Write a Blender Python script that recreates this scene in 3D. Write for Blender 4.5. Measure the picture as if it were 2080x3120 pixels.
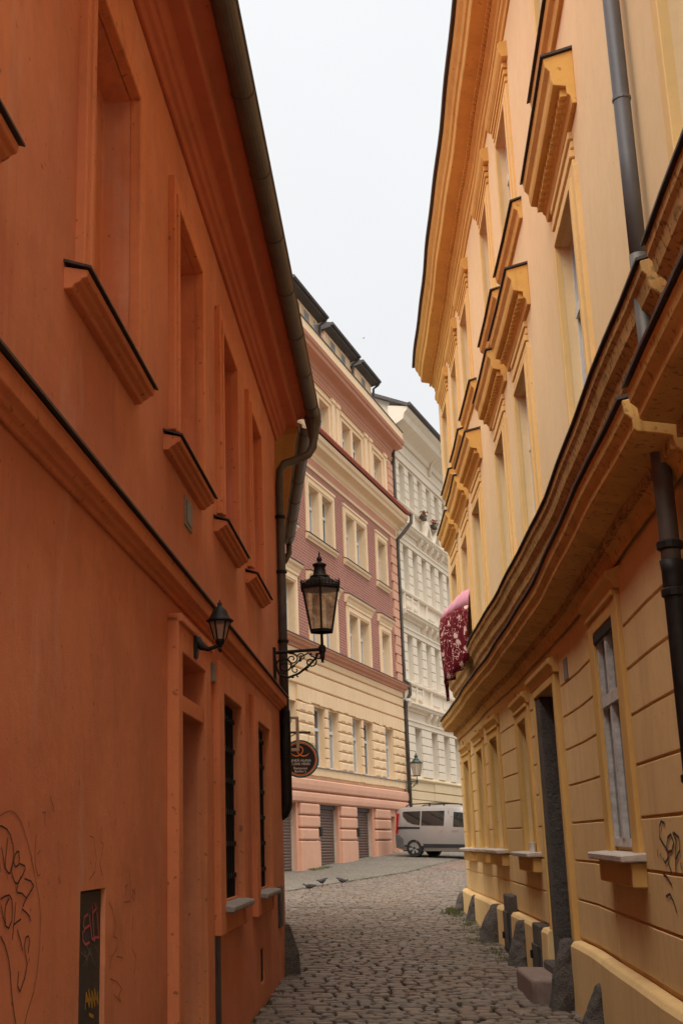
import bpy, bmesh, math, random
from mathutils import Vector, noise
for o in list(bpy.data.objects): bpy.data.objects.remove(o)
SC = bpy.context.scene
COL = SC.collection
R = math.radians
rnd = random.Random(7)

# ------------------------------------------------------------------ camera
cd = bpy.data.cameras.new('camera'); cam = bpy.data.objects.new('camera', cd); COL.objects.link(cam)
cam.location = (0, 0, 1.6); cam.rotation_euler = (R(90 + 14.95), 0, 0)
cd.sensor_fit = 'VERTICAL'; cd.sensor_height = 36; cd.lens = 43.22; cd.shift_x = 0.1696
cd.clip_start = 0.05; cd.clip_end = 2000
SC.camera = cam
SC.cycles.max_bounces = 8; SC.cycles.diffuse_bounces = 6
SC.render.resolution_x = 682; SC.render.resolution_y = 1024

# ------------------------------------------------------------------ overcast sky
SUN_EL, SUN_AZ = 67, 205
wd = bpy.data.worlds.new('World'); SC.world = wd; wd.use_nodes = True
wt = wd.node_tree; wt.nodes.clear()
def wn(t): return wt.nodes.new(t)
sky = wn('ShaderNodeTexSky'); sky.sky_type = 'NISHITA'; sky.sun_disc = False
sky.sun_elevation = R(SUN_EL); sky.sun_rotation = R(SUN_AZ); sky.dust_density = 6; sky.air_density = 1
b1 = wn('ShaderNodeBackground'); b1.inputs['Strength'].default_value = 0.05
wt.links.new(sky.outputs[0], b1.inputs[0])
tc = wn('ShaderNodeTexCoord'); sx = wn('ShaderNodeSeparateXYZ'); wt.links.new(tc.outputs['Generated'], sx.inputs[0])
m0 = wn('ShaderNodeMath'); m0.operation = 'MAXIMUM'; m0.inputs[1].default_value = 0; wt.links.new(sx.outputs[2], m0.inputs[0])
m1 = wn('ShaderNodeMath'); m1.operation = 'MULTIPLY_ADD'; m1.inputs[1].default_value = 0.25; m1.inputs[2].default_value = 0.75
wt.links.new(m0.outputs[0], m1.inputs[0])               # even overcast dome: brighter overhead
m2 = wn('ShaderNodeMath'); m2.operation = 'MULTIPLY'; m2.inputs[1].default_value = 0.29; wt.links.new(m1.outputs[0], m2.inputs[0])
cn = wn('ShaderNodeTexNoise'); cn.inputs['Scale'].default_value = 2.2; cn.inputs['Detail'].default_value = 4; wt.links.new(tc.outputs['Generated'], cn.inputs['Vector'])
cm = wn('ShaderNodeMapRange'); cm.inputs[1].default_value = .3; cm.inputs[2].default_value = .7; cm.inputs[3].default_value = .96; cm.inputs[4].default_value = 1.04; wt.links.new(cn.outputs[0], cm.inputs[0])
m3 = wn('ShaderNodeMath'); m3.operation = 'MULTIPLY'; wt.links.new(m2.outputs[0], m3.inputs[0]); wt.links.new(cm.outputs[0], m3.inputs[1])
b2 = wn('ShaderNodeBackground'); b2.inputs[0].default_value = (0.985, 0.988, 0.995, 1); wt.links.new(m3.outputs[0], b2.inputs['Strength'])
ad = wn('ShaderNodeMixShader'); ad.inputs[0].default_value = 0.92
wt.links.new(b1.outputs[0], ad.inputs[1]); wt.links.new(b2.outputs[0], ad.inputs[2])
wo = wn('ShaderNodeOutputWorld'); wt.links.new(ad.outputs[0], wo.inputs[0])

sl = bpy.data.lights.new('sun', 'SUN'); sun = bpy.data.objects.new('sun', sl); COL.objects.link(sun)
sl.energy = 1.5; sl.angle = R(70); sl.color = (1.0, 0.96, 0.9)
az = R(SUN_AZ)
sd = Vector((math.sin(az) * math.cos(R(SUN_EL)), math.cos(az) * math.cos(R(SUN_EL)), math.sin(R(SUN_EL))))
sun.rotation_euler = sd.to_track_quat('Z', 'Y').to_euler()
sun.location = (0, 0, 40)
vs = SC.view_settings
vs.view_transform = 'Standard'; vs.look = 'None'; vs.gamma = 1; vs.exposure = 1.95; vs.use_curve_mapping = False

# ------------------------------------------------------------------ materials
class NT:
    def __init__(s, name):
        s.m = bpy.data.materials.new(name); s.m.use_nodes = True; s.t = s.m.node_tree
        s.b = s.t.nodes['Principled BSDF']; s.out = s.t.nodes['Material Output']
        s.pos = s.n('ShaderNodeNewGeometry').outputs['Position']
    def n(s, t, **k):
        x = s.t.nodes.new(t)
        for a, v in k.items(): setattr(x, a, v)
        return x
    def l(s, a, b): s.t.links.new(a, b)
    def map(s, v=None, scale=(1, 1, 1), rot=(0, 0, 0)):
        x = s.n('ShaderNodeMapping'); x.inputs['Scale'].default_value = scale; x.inputs['Rotation'].default_value = rot
        s.l(v or s.pos, x.inputs[0]); return x.outputs[0]
    def noise(s, scale, detail=4, rough=.55, v=None):
        x = s.n('ShaderNodeTexNoise'); x.inputs['Scale'].default_value = scale; x.inputs['Detail'].default_value = detail
        x.inputs['Roughness'].default_value = rough; s.l(v or s.pos, x.inputs['Vector']); return x.outputs[0]
    def ramp(s, f, a, b, lo=0., hi=1.):
        x = s.n('ShaderNodeMapRange'); x.inputs[1].default_value = a; x.inputs[2].default_value = b
        x.inputs[3].default_value = lo; x.inputs[4].default_value = hi; s.l(f, x.inputs[0]); return x.outputs[0]
    def mix(s, f, a, b, mode='MIX'):
        x = s.n('ShaderNodeMix', data_type='RGBA', blend_type=mode)
        for i, v in ((0, f), (6, a), (7, b)):
            if isinstance(v, (int, float)): x.inputs[i].default_value = v
            elif isinstance(v, tuple): x.inputs[i].default_value = v + (1,)
            else: s.l(v, x.inputs[i])
        return x.outputs[2]
    def math(s, op, a, b=0.):
        x = s.n('ShaderNodeMath', operation=op)
        for i, v in ((0, a), (1, b)):
            if isinstance(v, (int, float)): x.inputs[i].default_value = v
            else: s.l(v, x.inputs[i])
        return x.outputs[0]
    def bump(s, h, strength=.3, dist=.01):
        x = s.n('ShaderNodeBump'); x.inputs['Strength'].default_value = strength; x.inputs['Distance'].default_value = dist
        s.l(h, x.inputs['Height']); s.l(x.outputs[0], s.b.inputs['Normal'])
    def fin(s, col, rough=.9, metal=0., spec=.3):
        if isinstance(col, tuple): s.b.inputs['Base Color'].default_value = col + (1,)
        else: s.l(col, s.b.inputs['Base Color'])
        if isinstance(rough, (int, float)): s.b.inputs['Roughness'].default_value = rough
        else: s.l(rough, s.b.inputs['Roughness'])
        s.b.inputs['Metallic'].default_value = metal; s.b.inputs['Specular IOR Level'].default_value = spec
        return s.m
def sc(c, k): return tuple(min(1, x * k) for x in c)

def plaster(name, c, c2, dirt=(.2, .12, .07), damt=.35, streak=.22, bump=.25, pale=None, speck=.71, crack=0., rough=.92, spec=.15):
    t = NT(name)
    a = t.noise(.45, 5, .6)
    col = t.mix(t.ramp(a, .36, .64), c, c2)
    st = t.noise(1, 6, .68, t.map(scale=(2.6, 2.6, .55)))
    col = t.mix(t.ramp(st, .50, .78, 0, streak), col, dirt)
    run = t.math('MULTIPLY', t.noise(1, 3, .6, t.map(scale=(17, 17, .5))), t.noise(.8, 3))
    col = t.mix(t.ramp(run, .33, .46, 0, streak * .8), col, dirt)
    mid = t.noise(3.1, 6, .7)
    col = t.mix(t.ramp(mid, .5, .8, 0, damt), col, sc(c, .62))
    sp = t.noise(23, 3, .5)
    col = t.mix(t.ramp(sp, speck, speck + .05, 0, .65), col, dirt)
    gr_ = t.noise(7.5, 8, .8)
    col = t.mix(t.ramp(gr_, .45, .75, 0, .28), col, sc(c, .68))
    big = t.noise(1.15, 7, .72)
    col = t.mix(t.ramp(big, .50, .62, 0, damt * .55), col, sc(c2, .78))
    if crack:
        wv = t.n('ShaderNodeVectorMath', operation='ADD'); nz = t.n('ShaderNodeTexNoise'); nz.inputs['Scale'].default_value = 1.6; nz.inputs['Detail'].default_value = 6
        t.l(t.pos, nz.inputs['Vector']); vm = t.n('ShaderNodeVectorMath', operation='SCALE'); vm.inputs['Scale'].default_value = .9
        t.l(nz.outputs['Color'], vm.inputs[0]); t.l(t.pos, wv.inputs[0]); t.l(vm.outputs[0], wv.inputs[1])
        ve = t.n('ShaderNodeTexVoronoi', feature='DISTANCE_TO_EDGE'); ve.inputs['Scale'].default_value = .55; t.l(wv.outputs[0], ve.inputs['Vector'])
        line = t.math('MULTIPLY', t.math('LESS_THAN', ve.outputs[0], .0035), t.ramp(t.noise(.6, 3), .48, .60, 0, crack))
        col = t.mix(line, col, sc(dirt, .8))
    if pale:
        pn = t.noise(1, 5, .65, t.map(scale=(2.4, 2.4, .7)))
        col = t.mix(t.ramp(pn, .55, .72, 0, .5), col, pale)
    f = t.noise(140, 3, .6); g = t.noise(9, 4, .6)
    t.bump(t.math('ADD', t.math('MULTIPLY', f, .35), t.math('MULTIPLY', g, 1.)), bump, .012)
    return t.fin(col, rough, spec=spec)

def plain(name, c, rough=.6, metal=0., var=.25, nscale=6., bump=.12, spec=.4):
    t = NT(name)
    a = t.noise(nscale, 5, .65)
    col = t.mix(t.ramp(a, .3, .7), sc(c, 1 - var), sc(c, 1 + var))
    t.bump(t.noise(nscale * 9, 3), bump, .004)
    return t.fin(col, t.ramp(a, .2, .8, max(.04, rough - .12), min(1, rough + .12)), metal, spec)

M = {}
OR1, OR2 = (.73, .275, .125), (.57, .185, .088)
M['orange'] = plaster('orange_plaster', OR1, OR2, (.17, .07, .035), .66, .22, .3, (.66, .39, .28), .69, 0., .8, .25)
M['orange_trim'] = plaster('orange_trim_plaster', (.74, .265, .105), (.65, .22, .095), (.13, .06, .03), .45, .32, .3, None, .66, 0., .82, .22)
M['orange_cornice'] = plaster('orange_red_cornice', (.58, .17, .08), (.50, .145, .07), (.13, .06, .03), .35, .15, .3)
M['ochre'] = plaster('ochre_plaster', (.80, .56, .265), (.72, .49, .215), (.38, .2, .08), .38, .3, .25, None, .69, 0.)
M['ochre_up'] = plaster('skylit_ochre_plaster', (.82, .60, .34), (.78, .555, .30), (.5, .31, .13), .12, .13, .12)  # same paint as the lower wall; sky light painted in as a paler colour
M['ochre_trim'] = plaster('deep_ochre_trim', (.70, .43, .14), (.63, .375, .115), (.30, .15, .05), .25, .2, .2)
M['ochre_trim_up'] = plaster('skylit_ochre_trim', (.81, .54, .235), (.76, .49, .195), (.42, .24, .09), .2, .15, .15)  # lighter copy of the lower trim, with sky light put into its colour
M['ochre_cornice'] = plaster('cornice_ochre', (.74, .44, .13), (.68, .385, .11), (.30, .16, .06), .35, .3, .25, None, .665)
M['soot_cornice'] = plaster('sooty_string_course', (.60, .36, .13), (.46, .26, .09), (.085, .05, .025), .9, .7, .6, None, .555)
M['deep_ochre'] = plaster('deep_orange_ochre', (.52, .25, .06), (.46, .21, .05), (.2, .1, .04))
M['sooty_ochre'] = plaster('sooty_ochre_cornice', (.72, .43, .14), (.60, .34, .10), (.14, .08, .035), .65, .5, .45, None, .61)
M['pink'] = plaster('salmon_plaster', (.66, .37, .25), (.61, .335, .225), (.45, .25, .17), .15, .15, .15)
M['pink_trim'] = plaster('salmon_trim', (.58, .29, .19), (.53, .255, .165), (.4, .2, .13), .15, .12, .12)
M['yellow'] = plaster('butter_plaster', (.80, .58, .36), (.75, .54, .325), (.5, .34, .18), .12, .2, .12)
M['yellow_trim'] = plaster('butter_trim', (.83, .62, .40), (.79, .58, .36), (.52, .36, .2), .12, .1, .1)
M['cream'] = plaster('cream_plaster', (.77, .675, .54), (.72, .625, .495), (.45, .37, .26), .12, .15, .12)
M['cream_low'] = plaster('tan_plaster', (.70, .55, .35), (.64, .50, .31), (.42, .31, .19), .12, .12, .12)
M['zinc'] = plain('weathered_zinc', (.10, .085, .07), .55, .35, .35, 4)
M['zinc_blue'] = plain('grey_painted_zinc', (.125, .122, .125), .5, .2, .2, 4)
M['flash'] = plain('brown_flashing', (.06, .045, .038), .6, .2, .4, 7)
M['iron'] = plain('black_iron', (.018, .015, .013), .55, .5, .5, 20, .3)
M['green_iron'] = plain('patinated_lamp_iron', (.055, .075, .062), .55, .4, .4, 16, .3)
M['black'] = plain('black_void', (.012, .010, .009), .8, 0, .3)
M['white'] = plain('white_window_paint', (.62, .61, .58), .5, 0, .12, 6)
M['oldwhite'] = plain('flaking_window_paint', (.50, .47, .43), .6, 0, .35, 14, .3)
M['wood'] = plain('dark_door_wood', (.055, .028, .018), .55, 0, .4, 5)
M["step"] = plain("worn_red_stone", (.21, .145, .115), .7, 0, .3, 8, .4)
M["stone"] = plain('grey_sill_stone', (.30, .27, .24), .85, 0, .25, 12, .4)
M['sillstone'] = plain('pale_sill_stone', (.50, .43, .36), .85, 0, .2, 12, .35)
M['roof'] = plain('dark_roof_sheet', (.075, .065, .06), .6, .1, .3, 3)
M['tile'] = plain('red_roof_tile', (.34, .085, .05), .8, 0, .3, 14)
def granite():
    t = NT('speckled_granite')
    a = t.noise(70, 3, .7); b = t.noise(6, 5, .6)
    col = t.mix(t.ramp(a, .42, .6), (.095, .08, .068), (.165, .14, .12))
    col = t.mix(t.ramp(b, .4, .7, 0, .6), col, (.075, .06, .05))
    t.bump(t.math('ADD', a, t.math('MULTIPLY', t.noise(17, 6, .7), 3.)), .9, .02)
    return t.fin(col, .85, spec=.25)
M['granite'] = granite()
def glass(name, c, rough=.04):
    t = NT(name); n = t.noise(1.7, 2)
    t.bump(n, .12, .02)
    return t.fin(c, rough, 0., .8)
M['glass'] = glass('window_glass', (.035, .038, .04))
M['glass_pale'] = glass('sky_pale_glass', (.30, .31, .31), .08)  # reflected sky painted into the pane colour; no curtains behind
def setts(name, cols, rough=.62):
    t = NT(name)
    g = t.n('ShaderNodeNewGeometry'); oi = t.n('ShaderNodeObjectInfo')
    v = t.math('FRACT', t.math('ADD', g.outputs['Random Per Island'], t.math('MULTIPLY', oi.outputs['Random'], 7.31)))
    r = t.n('ShaderNodeValToRGB'); t.l(v, r.inputs[0]); e = r.color_ramp.elements
    e[0].color = cols[0] + (1,); e[1].color = cols[-1] + (1,)
    for i, c in enumerate(cols[1:-1]):
        x = e.new((i + 1) / (len(cols) - 1)); x.color = c + (1,)
    n = t.noise(55, 4, .7); m = t.noise(.9, 4)
    col = t.mix(t.ramp(n, .35, .75, 0, .5), r.outputs[0], (.07, .055, .045))
    col = t.mix(t.ramp(m, .42, .68, 0, .45), col, (.20, .125, .085))
    t.bump(t.math('ADD', n, t.math('MULTIPLY', t.noise(18, 3), 1.5)), .5, .008)
    return t.fin(col, t.ramp(n, .3, .7, rough - .12, rough + .15), spec=.4)
M['sett'] = setts('granite_setts', [(.10, .08, .06), (.165, .13, .098), (.205, .152, .11), (.15, .124, .098), (.255, .198, .148)], .48)
def joints():
    t = NT('sandy_joint_dirt'); a = t.noise(3, 5); b = t.noise(60, 3)
    col = t.mix(t.ramp(a, .35, .65), (.022, .016, .011), (.045, .034, .022))
    t.bump(b, .6, .01); return t.fin(col, .95, spec=.1)
M['joint'] = joints()
def cobble(name, ca, cb, cc, scale):
    t = NT(name)
    v = t.n('ShaderNodeTexVoronoi'); v.inputs['Scale'].default_value = scale; t.l(t.pos, v.inputs['Vector'])
    e = t.n('ShaderNodeTexVoronoi', feature='DISTANCE_TO_EDGE'); e.inputs['Scale'].default_value = scale; t.l(t.pos, e.inputs['Vector'])
    col = t.mix(t.ramp(v.outputs['Color'], .2, .8), ca, cb)
    col = t.mix(t.ramp(t.noise(.7, 5), .4, .7, 0, .6), col, cc)
    edge = t.ramp(e.outputs[0], 0, .09)
    col = t.mix(edge, sc(ca, .35), col)
    t.bump(edge, .8, .02)
    return t.fin(col, .75, spec=.3)
M['road'] = cobble('far_road_setts', (.18, .125, .095), (.28, .185, .14), (.20, .155, .12), 7.)
M['walk'] = cobble('mosaic_pavement', (.185, .16, .13), (.27, .235, .19), (.165, .15, .105), 13.)
def brick(name, ang):
    t = NT(name)
    v = t.map(rot=(0, 0, ang))
    s = t.n('ShaderNodeSeparateXYZ'); t.l(v, s.inputs[0])
    cmb = t.n('ShaderNodeCombineXYZ'); t.l(s.outputs[0], cmb.inputs[0]); t.l(s.outputs[2], cmb.inputs[1])
    b = t.n('ShaderNodeTexBrick'); t.l(cmb.outputs[0], b.inputs['Vector'])
    b.inputs['Scale'].default_value = 1.; b.inputs['Brick Width'].default_value = .27; b.inputs['Row Height'].default_value = .098
    b.inputs['Mortar Size'].default_value = .009; b.inputs['Mortar Smooth'].default_value = .2; b.inputs['Bias'].default_value = 0
    b.inputs['Color1'].default_value = (.29, .10, .07, 1); b.inputs['Color2'].default_value = (.345, .13, .092, 1)
    b.inputs['Mortar'].default_value = (.54, .36, .28, 1)
    n = t.noise(5, 5)
    col = t.mix(t.ramp(n, .4, .75, 0, .3), b.outputs[0], (.30, .13, .10))
    t.bump(t.math('SUBTRACT', 1., b.outputs['Fac']), .4, .01)
    return t.fin(col, .85, spec=.2)
M['brick'] = brick('red_facing_brick', -(math.pi / 2 - math.atan(.46)))
def lampglass(name, c, rust):
    t = NT(name)
    a = t.noise(11, 6, .7); b = t.noise(42, 3, .6)
    col = t.mix(t.ramp(a, .42, .66, 0, rust), c, (.10, .05, .03))
    col = t.mix(t.ramp(b, .60, .70, 0, .5), col, (.06, .035, .02))
    t.l(col, t.b.inputs['Base Color']); t.b.inputs['Roughness'].default_value = .35
    tr = t.n('ShaderNodeBsdfTranslucent'); t.l(col, tr.inputs[0])
    mx = t.n('ShaderNodeMixShader'); mx.inputs[0].default_value = .55
    t.l(t.b.outputs[0], mx.inputs[1]); t.l(tr.outputs[0], mx.inputs[2])
    tp = t.n('ShaderNodeBsdfTransparent'); t.l(col, tp.inputs[0]); m2_ = t.n('ShaderNodeMixShader'); m2_.inputs[0].default_value = .68
    t.l(mx.outputs[0], m2_.inputs[1]); t.l(tp.outputs[0], m2_.inputs[2]); t.l(m2_.outputs[0], t.out.inputs[0])
    return t.m
M['lampglass'] = lampglass('dirty_lantern_glass', (.88, .78, .68), .6)
M['lampglass2'] = lampglass('clear_lantern_glass', (.92, .84, .76), .12)
def floral():
    t = NT('red_floral_quilt')
    def blob(scale, th, off):
        mp = t.n('ShaderNodeMapping'); mp.inputs['Location'].default_value = (off, off * .7, off * .3)
        t.l(t.pos, mp.inputs[0])
        v = t.n('ShaderNodeTexVoronoi'); v.inputs['Scale'].default_value = scale; t.l(mp.outputs[0], v.inputs['Vector'])
        w = t.noise(26, 3, .6)
        d = t.math('ADD', v.outputs['Distance'], t.math('MULTIPLY', t.math('SUBTRACT', w, .5), .55))
        return t.math('LESS_THAN', d, th)
    f = t.math('MAXIMUM', blob(4.6, .25, 0), blob(10., .17, 3.3))
    v2 = t.n('ShaderNodeTexNoise'); v2.inputs['Scale'].default_value = 5.5; t.l(t.pos, v2.inputs['Vector'])
    vine = t.math('LESS_THAN', t.math('ABSOLUTE', t.math('SUBTRACT', v2.outputs[0], .5)), .006)
    f = t.math('MAXIMUM', f, vine)
    c = t.mix(t.ramp(t.noise(16, 3), .3, .7), (.62, .33, .27), (.70, .48, .42))
    col = t.mix(f, (.12, .006, .012), c)
    return t.fin(col, .85, spec=.15)
M['floral'] = floral()
M['pinkcloth'] = plain('pink_sheet_cloth', (.62, .27, .33), .9, 0, .15, 9, .3)
M['paint_silver'] = plain('silver_beige_car_paint', (.44, .415, .395), .33, .45, .05, 2, .02, .6)
M['rubber'] = plain('black_rubber', (.02, .02, .02), .8)
M['trim_black'] = plain('black_plastic_trim', (.025, .024, .024), .6)
M['alloy'] = plain('wheel_silver', (.50, .49, .47), .35, .6, .1)
M['red_lens'] = plain('red_lamp_lens', (.35, .01, .012), .2)
M['chrome'] = plain('handle_silver', (.55, .53, .51), .3, .7, .05)
M['carglass'] = glass('car_glass', (.02, .022, .022))
M['feather'] = plain('pigeon_feathers', (.055, .048, .05), .7, 0, .5, 40)
M['leg_red'] = plain('pigeon_legs', (.25, .06, .04), .7)
M['leaf'] = plain('weed_leaf', (.10, .115, .035), .8, 0, .5, 9)
M['petal'] = plain('red_petals', (.55, .05, .05), .8, 0, .4, 30)
M['cup'] = plain('white_plastic', (.72, .69, .63), .4, 0, .05)
M['shutter'] = plain('brown_roller_shutter', (.125, .075, .055), .55, 0, .15, 9)
M['cabinet'] = plain('grey_black_cabinet', (.045, .043, .04), .6, .1, .5, 14, .3)
M['ink'] = plain('black_marker_ink', (.035, .018, .014), .7, 0, .1)
M['ink_faint'] = plain('faded_marker_ink', (.24, .085, .035), .9, 0, .2)
M['spray_pink'] = plain('pink_spray', (.42, .10, .10), .8, 0, .2)
M['spray_yellow'] = plain('yellow_spray', (.42, .24, .02), .8, 0, .2)
M['chalk'] = plain('pale_scratches', (.22, .19, .16), .8, 0, .3)
M['sign_black'] = plain('sign_black_enamel', (.012, .013, .016), .4, 0, .2)
M['sign_green'] = plain('sign_green', (.06, .11, .085), .5)
M['sign_orange'] = plain('sign_orange', (.85, .20, .015), .5, 0, .05)
M['sign_red'] = plain('sign_red', (.42, .05, .02), .5)
M['sign_cream'] = plain('sign_cream', (.62, .50, .38), .5)
M['sign_white'] = plain('sign_lettering', (.66, .60, .54), .5)
M['frame_wood'] = plain('taupe_frame_paint', (.36, .27, .20), .7)

# ------------------------------------------------------------------ building tools
BASE = {}
def gz(y):
    if y < 39: return .0172 * y
    if y < 50: return .6708 + .042 * (y - 39)
    return 1.1328 + .004 * (y - 50)
def thing(name, loc, label, cat, group=None):
    o = bpy.data.objects.new(name, None); COL.objects.link(o); o.location = loc; o.empty_display_size = .2
    o['label'] = label; o['category'] = cat
    if group: o['group'] = group
    BASE[o] = Vector(loc); return o
def tag(o, label, cat, group=None, kind=None):
    o['label'] = label; o['category'] = cat
    if group: o['group'] = group
    if kind: o['kind'] = kind
WORLD = lambda s, d, z: (s, d, z)
class MB:
    def __init__(s, fr=WORLD): s.V = []; s.F = []; s.fr = fr
    def p(s, a, b, c): s.V.append(s.fr(a, b, c)); return len(s.V) - 1
    def poly(s, *pts): s.F.append([s.p(*q) for q in pts]); return s
    def box(s, s0, s1, d0, d1, z0, z1, n=1):
        return s.sweep([(d0, z0), (d1, z0), (d1, z1), (d0, z1)], s0, s1, n)
    def sweep(s, prof, s0, s1, n=1, caps=True):
        k = len(prof); rings = []
        for i in range(n + 1):
            a = s0 + (s1 - s0) * i / n
            rings.append([s.p(a, d, z) for d, z in prof])
        for i in range(n):
            for j in range(k):
                q = (j + 1) % k
                s.F.append([rings[i][j], rings[i][q], rings[i + 1][q], rings[i + 1][j]])
        if caps: s.F.append(rings[0][::-1]); s.F.append(rings[-1])
        return s
    def tube(s, pts, r, n=8, caps=True):
        P = [Vector(s.fr(*q)) for q in pts]; rs = r if isinstance(r, (list, tuple)) else [r] * len(P)
        rings = []; u = None
        for i, p in enumerate(P):
            t = ((P[i + 1] - p) if i == 0 else (p - P[i - 1]) if i == len(P) - 1 else (P[i + 1] - P[i - 1])).normalized()
            if u is None: u = t.orthogonal().normalized()
            u = (u - t * u.dot(t)).normalized(); w = t.cross(u)
            ring = []
            for j in range(n):
                a = 2 * math.pi * j / n
                s.V.append(tuple(p + (u * math.cos(a) + w * math.sin(a)) * rs[i])); ring.append(len(s.V) - 1)
            rings.append(ring)
        for i in range(len(P) - 1):
            for j in range(n):
                q = (j + 1) % n; s.F.append([rings[i][j], rings[i][q], rings[i + 1][q], rings[i + 1][j]])
        if caps: s.F.append(rings[0][::-1]); s.F.append(rings[-1])
        return s
    def lathe(s, c, prof, n=12, rot=0., caps=True):
        rings = []
        for r, z in prof:
            ring = []
            for j in range(n):
                a = rot + 2 * math.pi * j / n
                s.V.append((c[0] + r * math.cos(a), c[1] + r * math.sin(a), c[2] + z)); ring.append(len(s.V) - 1)
            rings.append(ring)
        for i in range(len(prof) - 1):
            for j in range(n):
                q = (j + 1) % n; s.F.append([rings[i][j], rings[i][q], rings[i + 1][q], rings[i + 1][j]])
        if caps: s.F.append(rings[0][::-1]); s.F.append(rings[-1])
        return s
    def ribbon(s, pts, w, d):
        for i in range(len(pts) - 1):
            a, b = Vector(pts[i]), Vector(pts[i + 1]); t = (b - a)
            if t.length < 1e-5: continue
            t.normalize(); nn = Vector((-t.y, t.x)) * w / 2; a = a - t * w * .3; b = b + t * w * .3
            dd = d + .0004 * (i % 3)
            s.poly((a.x + nn.x, dd, a.y + nn.y), (b.x + nn.x, dd, b.y + nn.y), (b.x - nn.x, dd, b.y - nn.y), (a.x - nn.x, dd, a.y - nn.y))
        return s
    def build(s, name, mat, parent=None, loc=None, bevel=0., smooth=False, weld=False, kind=None, seg=1):
        base = BASE[parent] if parent is not None else Vector(loc or (0, 0, 0))
        me = bpy.data.meshes.new(name)
        me.from_pydata([(x - base.x, y - base.y, z - base.z) for x, y, z in s.V], [], s.F)
        bm = bmesh.new(); bm.from_mesh(me)
        if weld: bmesh.ops.remove_doubles(bm, verts=bm.verts, dist=2e-4)
        bmesh.ops.recalc_face_normals(bm, faces=bm.faces)
        bm.to_mesh(me); bm.free()
        if mat: me.materials.append(M[mat])
        if smooth:
            for f in me.polygons: f.use_smooth = True
        o = bpy.data.objects.new(name, me); COL.objects.link(o)
        if parent is not None: o.parent = parent
        else: o.location = base
        BASE[o] = base
        if bevel:
            b = o.modifiers.new('bevel', 'BEVEL'); b.width = bevel; b.segments = seg; b.limit_method = 'ANGLE'; b.angle_limit = R(40)
        if kind: o['kind'] = kind
        return o
def frame(P, h, side):
    l = math.hypot(h, 1); u = (h / l, 1 / l); n = (u[1] * side, -u[0] * side)
    return lambda s, d, z: (P[0] + u[0] * s + n[0] * d, P[1] + u[1] * s + n[1] * d, z)
def wallgrid(m, s0, s1, z0, z1, ops, d=0., step=None):
    """front sheet with rectangular openings (a, b, c, e, depth, back); reveals and optional back sheet"""
    S = sorted(set([s0, s1] + [x for o in ops for x in o[:2] if s0 < x < s1]))
    if step:
        S2 = []
        for a, b in zip(S, S[1:]):
            k = max(1, int(math.ceil((b - a) / step))); S2 += [a + (b - a) * i / k for i in range(k)]
        S = S2 + [s1]
    Z = sorted(set([z0, z1] + [x for o in ops for x in o[2:4] if z0 < x < z1]))
    for a, b in zip(S, S[1:]):
        for c, e in zip(Z, Z[1:]):
            x, y = (a + b) / 2, (c + e) / 2
            if any(o[0] < x < o[1] and o[2] < y < o[3] for o in ops): continue
            m.poly((a, d, c), (b, d, c), (b, d, e), (a, d, e))
    for o in ops:
        a, b, c, e, dp, back = o[:6]; q = d - dp
        m.poly((a, d, c), (a, d, e), (a, q, e), (a, q, c)); m.poly((b, d, c), (b, q, c), (b, q, e), (b, d, e))
        m.poly((a, d, e), (b, d, e), (b, q, e), (a, q, e)); m.poly((a, d, c), (a, q, c), (b, q, c), (b, d, c))
        if back: m.poly((a, q, c), (b, q, c), (b, q, e), (a, q, e))
    return m
def box(fr, name, mat, parent, s0, s1, d0, d1, z0, z1, bevel=.004, n=1, seg=1):
    return MB(fr).box(s0, s1, d0, d1, z0, z1, n).build(name, mat, parent, bevel=bevel, seg=seg)
def ring(fr, name, mat, parent, a, b, c, e, wl, wr, wt, wb, d0, d1, bevel=.005, step=None):
    """moulded surround: two stepped rectangular rings round an opening"""
    m = MB(fr)
    k = .45 if step else 0.
    if step:
        m.box(a - wl * k, a, d0, d1 + step, c, e + wt * k); m.box(b, b + wr * k, d0, d1 + step, c, e + wt * k); m.box(a, b, d0, d1 + step, e, e + wt * k)
    m.box(a - wl, a - wl * k, d0, d1, c, e + wt); m.box(b + wr * k, b + wr, d0, d1, c, e + wt); m.box(a - wl * k, b + wr * k, d0, d1, e + wt * k, e + wt)
    return m.build(name, mat, parent, bevel=bevel)
def window(fr, parent, a, b, c, e, q, fmat='white', gmat='glass', fw=.05, tr=.68, cols=2, name='window'):
    """casement at depth q (negative d): frame mesh with one pane object per light"""
    m = MB(fr); f0, f1 = q, q + .05
    m.box(a, a + fw, f0, f1, c, e); m.box(b - fw, b, f0, f1, c, e)
    m.box(a + fw, b - fw, f0, f1, c, c + fw); m.box(a + fw, b - fw, f0, f1, e - fw, e)
    zt = c + (e - c) * tr if tr else None
    if zt: m.box(a + fw, b - fw, f0, f1 + .015, zt - fw * .7, zt + fw * .7)
    xs = [a + fw + (b - a - 2 * fw) * i / cols for i in range(cols + 1)]
    for x in xs[1:-1]: m.box(x - fw * .7, x + fw * .7, f0, f1 + .008, c + fw, e - fw)
    w = m.build(name, fmat, parent)
    zs = [c + fw, zt, e - fw] if zt else [c + fw, e - fw]
    for x0, x1 in zip(xs, xs[1:]):
        for z0, z1 in zip(zs, zs[1:]):
            MB(fr).box(x0, x1, q + .012, q + .02, z0, z1).build('pane', gmat, w)
    return w
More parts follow.
